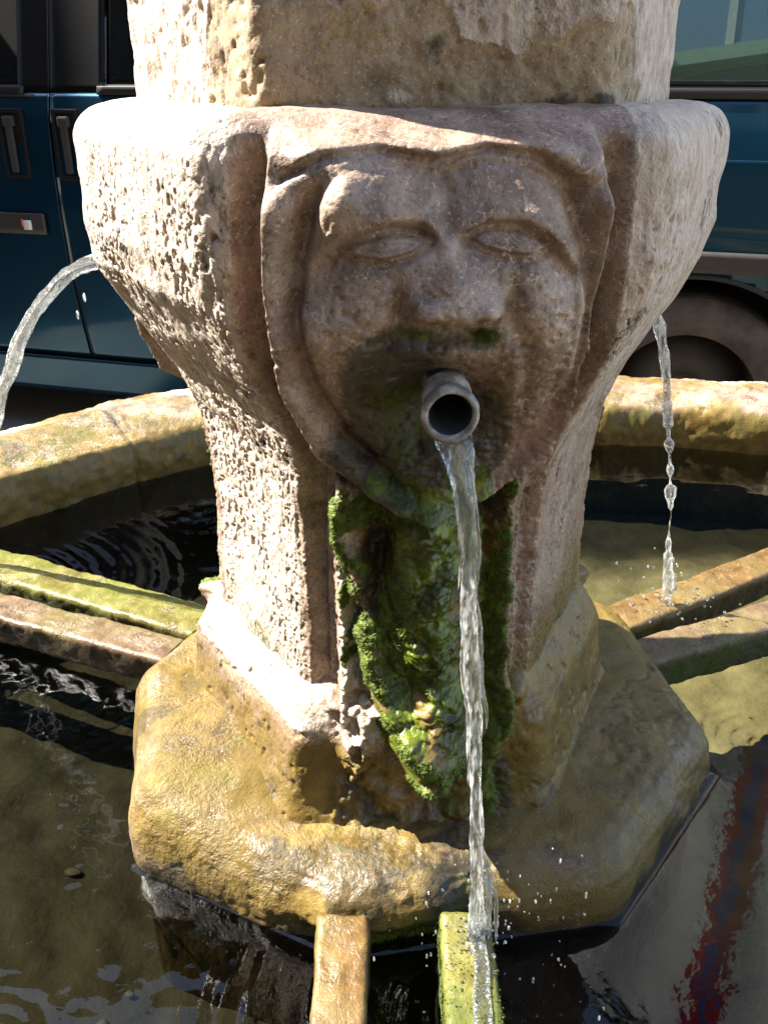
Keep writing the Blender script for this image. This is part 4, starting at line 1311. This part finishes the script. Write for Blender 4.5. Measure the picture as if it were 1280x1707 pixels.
def van_core():
    bm = bmesh.new()
    i = .03
    add_box(bm, -2.02, FW[0] - .44, i, VW - i, .32, 1.0)
    add_box(bm, FW[0] - .44, FW[0] + .44, .30, VW - .30, .30, 1.02)
    add_box(bm, FW[0] + .44, RW[0] - .44, i + .02, VW - i, .22, 1.06)
    add_box(bm, RW[0] - .44, RW[0] + .44, .30, VW - .30, .30, 1.06)
    add_box(bm, RW[0] + .44, 2.58, i + .02, VW - i, .32, 1.06)
    bm_obj('underbody', bm, M_RUBBER, van)
    # far side, roof, nose and tail as one shell
    us = np.array([-2.10, -1.9, -1.3, -1.0, -.45, 0.4, 1.5, 2.4, 2.64])
    top = np.array([.78, .98, 1.06, 1.14, 1.78, 1.86, 1.86, 1.82, 1.70])
    V, F = [], []
    sec = 14
    for u, tp in zip(us, top):
        for k in range(sec):
            f = k / (sec - 1)
            if tp < 1.3: y = .10 + f * (VW - .20)
            else: y = .20 + f * (VW - .40)
            crown = .05 * (1 - (2 * f - 1) ** 4)
            V.append((u, y, tp - .05 + crown))
    Q = grid_quads(len(us), sec)
    o = mesh_np('roof', np.array(V), Q, M_PAINT, van)
    md = o.modifiers.new('thickness', 'SOLIDIFY'); md.thickness = .02
    side_patch('far_side', -2.05, 2.62, .30, BELT, M_PAINT, van, sgn=1, width=VW, step=.1)
    fs = side_patch('far_frame', -.95, 2.55, BELT + .004, 1.75, M_BLACK, van, hole=(-.85, 2.45, WB, WT), sgn=1, width=VW, step=.1)
    box('bumper', (-2.16, -2.02, .04, VW - .04, .30, .76), M_MOULD, van, .03)
    box('bumper', (2.60, 2.70, .04, VW - .04, .30, .62), M_MOULD, van, .03)
    bm = bmesh.new()
    add_box(bm, 2.585, 2.63, .06, VW - .06, .63, 1.66, .01)
    bm_obj('tailgate', bm, M_PAINT, van)
    for u in (-.55, .55):
        for y in (.30, 1.05):
            bm = bmesh.new()
            add_box(bm, u - .25, u + .25, y, y + .50, 1.062, 1.16, .03)
            add_box(bm, u + .22, u + .34, y, y + .50, 1.162, 1.52, .03)
            bm_obj('seat', bm, M_SEAT, van)
van_core()

def arch_lip(cu, cz, r):
    V = []; n = 60
    A = np.linspace(R(8), R(172), n)
    prof = [(0.0, .004), (.008, .004), (.009, -.002), (.004, -.030), (-.004, -.030), (-.004, .002)]
    for a in A:
        for dr, dy in prof:
            z = cz + (r + dr) * math.sin(a); u = cu + (r + dr) * math.cos(a)
            V.append((u, -(float(yo(z)) + dy), z))
    mesh_np('arch_lip', np.array(V), grid_quads(n, len(prof), True), M_RUBBER, van)
    Vl = []
    for a in A:
        for y in (.012, .30):
            Vl.append((cu + (r - .002) * math.cos(a), y, cz + (r - .002) * math.sin(a)))
    mesh_np('wheel_well', np.array(Vl), grid_quads(n, 2), M_RUBBER, van)
for w_ in (RW, FW): arch_lip(*w_)

def wheel(cu, y, flip):
    prof = [(.205, -.085), (.222, -.098), (.262, -.104), (.296, -.094), (.308, -.078)]
    for k in range(7):
        y0 = -.075 + k * .0215
        prof += [(.3125, y0), (.3125, y0 + .014), (.305, y0 + .0155), (.305, y0 + .0195)]
    prof += [(.3125, .080), (.308, .088), (.296, .100), (.262, .106), (.222, .098), (.205, .085)]
    V, Q = lathe(prof, 64)
    def place(V): return np.stack([V[:, 0] + cu, (V[:, 2] if flip else -V[:, 2]) * -1 + y, V[:, 1] + .3125], -1)
    ty = mesh_np('tyre', place(V), Q, M_TYRE)
    pr = [(.001, -.072), (.03, -.072), (.055, -.066), (.065, -.045), (.12, -.040), (.165, -.052), (.182, -.078), (.200, -.088), (.207, -.082), (.205, .085)]
    V2, Q2 = lathe(pr, 48)
    w = empty('wheel', (0, 0, 0)); w.parent = van
    ty.parent = w
    mesh_np('rim', place(V2), Q2, M_STEEL, w)
for (cu, _, _) in (RW, FW):
    wheel(cu, .125, True)
    wheel(cu, VW - .125, False)

# ------------------------------------------------------------------ striped banner beyond the basin, seen mirrored in the water
def banner():
    m = NT('striped cloth')
    sep = m.n('ShaderNodeSeparateXYZ', Vector=m.co).outputs[0]
    wv = m.math('ADD', sep, m.math('MULTIPLY', m.noise(2.0, 2), 0.05))
    c = m.ramp(m.math('ADD', m.math('MULTIPLY', wv, 0.5), 0.5), [(0.0, (0.85, 0.84, 0.81)), (0.435, (0.85, 0.84, 0.81)), (0.44, (0.65, 0.04, 0.08)), (0.475, (0.10, 0.16, 0.55)), (0.505, (0.65, 0.04, 0.08)), (0.535, (0.65, 0.04, 0.08)), (0.54, (0.85, 0.84, 0.81))])
    nd = [x for x in m.t.nodes if x.type == 'VALTORGB'][-1]
    nd.color_ramp.interpolation = 'CONSTANT'
    df = m.n('ShaderNodeBsdfDiffuse', Color=c)
    tl = m.n('ShaderNodeBsdfTranslucent', Color=c)
    mx = m.n('ShaderNodeMixShader', Fac=0.55)
    m.t.links.new(df.outputs[0], mx.inputs[1]); m.t.links.new(tl.outputs[0], mx.inputs[2]); m.t.links.new(mx.outputs[0], m.out.inputs[0])
    us = np.linspace(-1.3, 1.3, 60); zs = np.linspace(0, 3.6, 60)
    U, Z = np.meshgrid(us, zs)
    Y = .05 * np.sin(U * 9 + .6 * np.sin(Z * 2)) * (1 - .5 * Z / 3.6)
    r = empty('cloth_banner', (2.15, 3.9, 2.3), R(-45))
    tag(r, 'pale cloth banner with red and blue stripe, mirrored in the water at right', 'banner')
    o = mesh_np('cloth', np.stack([U, Y, Z], -1).reshape(-1, 3), grid_quads(60, 60), m.m, r)
    md = o.modifiers.new('thickness', 'SOLIDIFY'); md.thickness = .004
    bm = bmesh.new()
    add_box(bm, -1.4, 1.4, -.03, .03, 3.60, 3.66)
    bm_obj('crossbar', bm, M_PLASTIC, r)
    box('pole', (1.34, 1.40, .035, .095, -2.3, 3.66), M_PLASTIC, r)
banner()
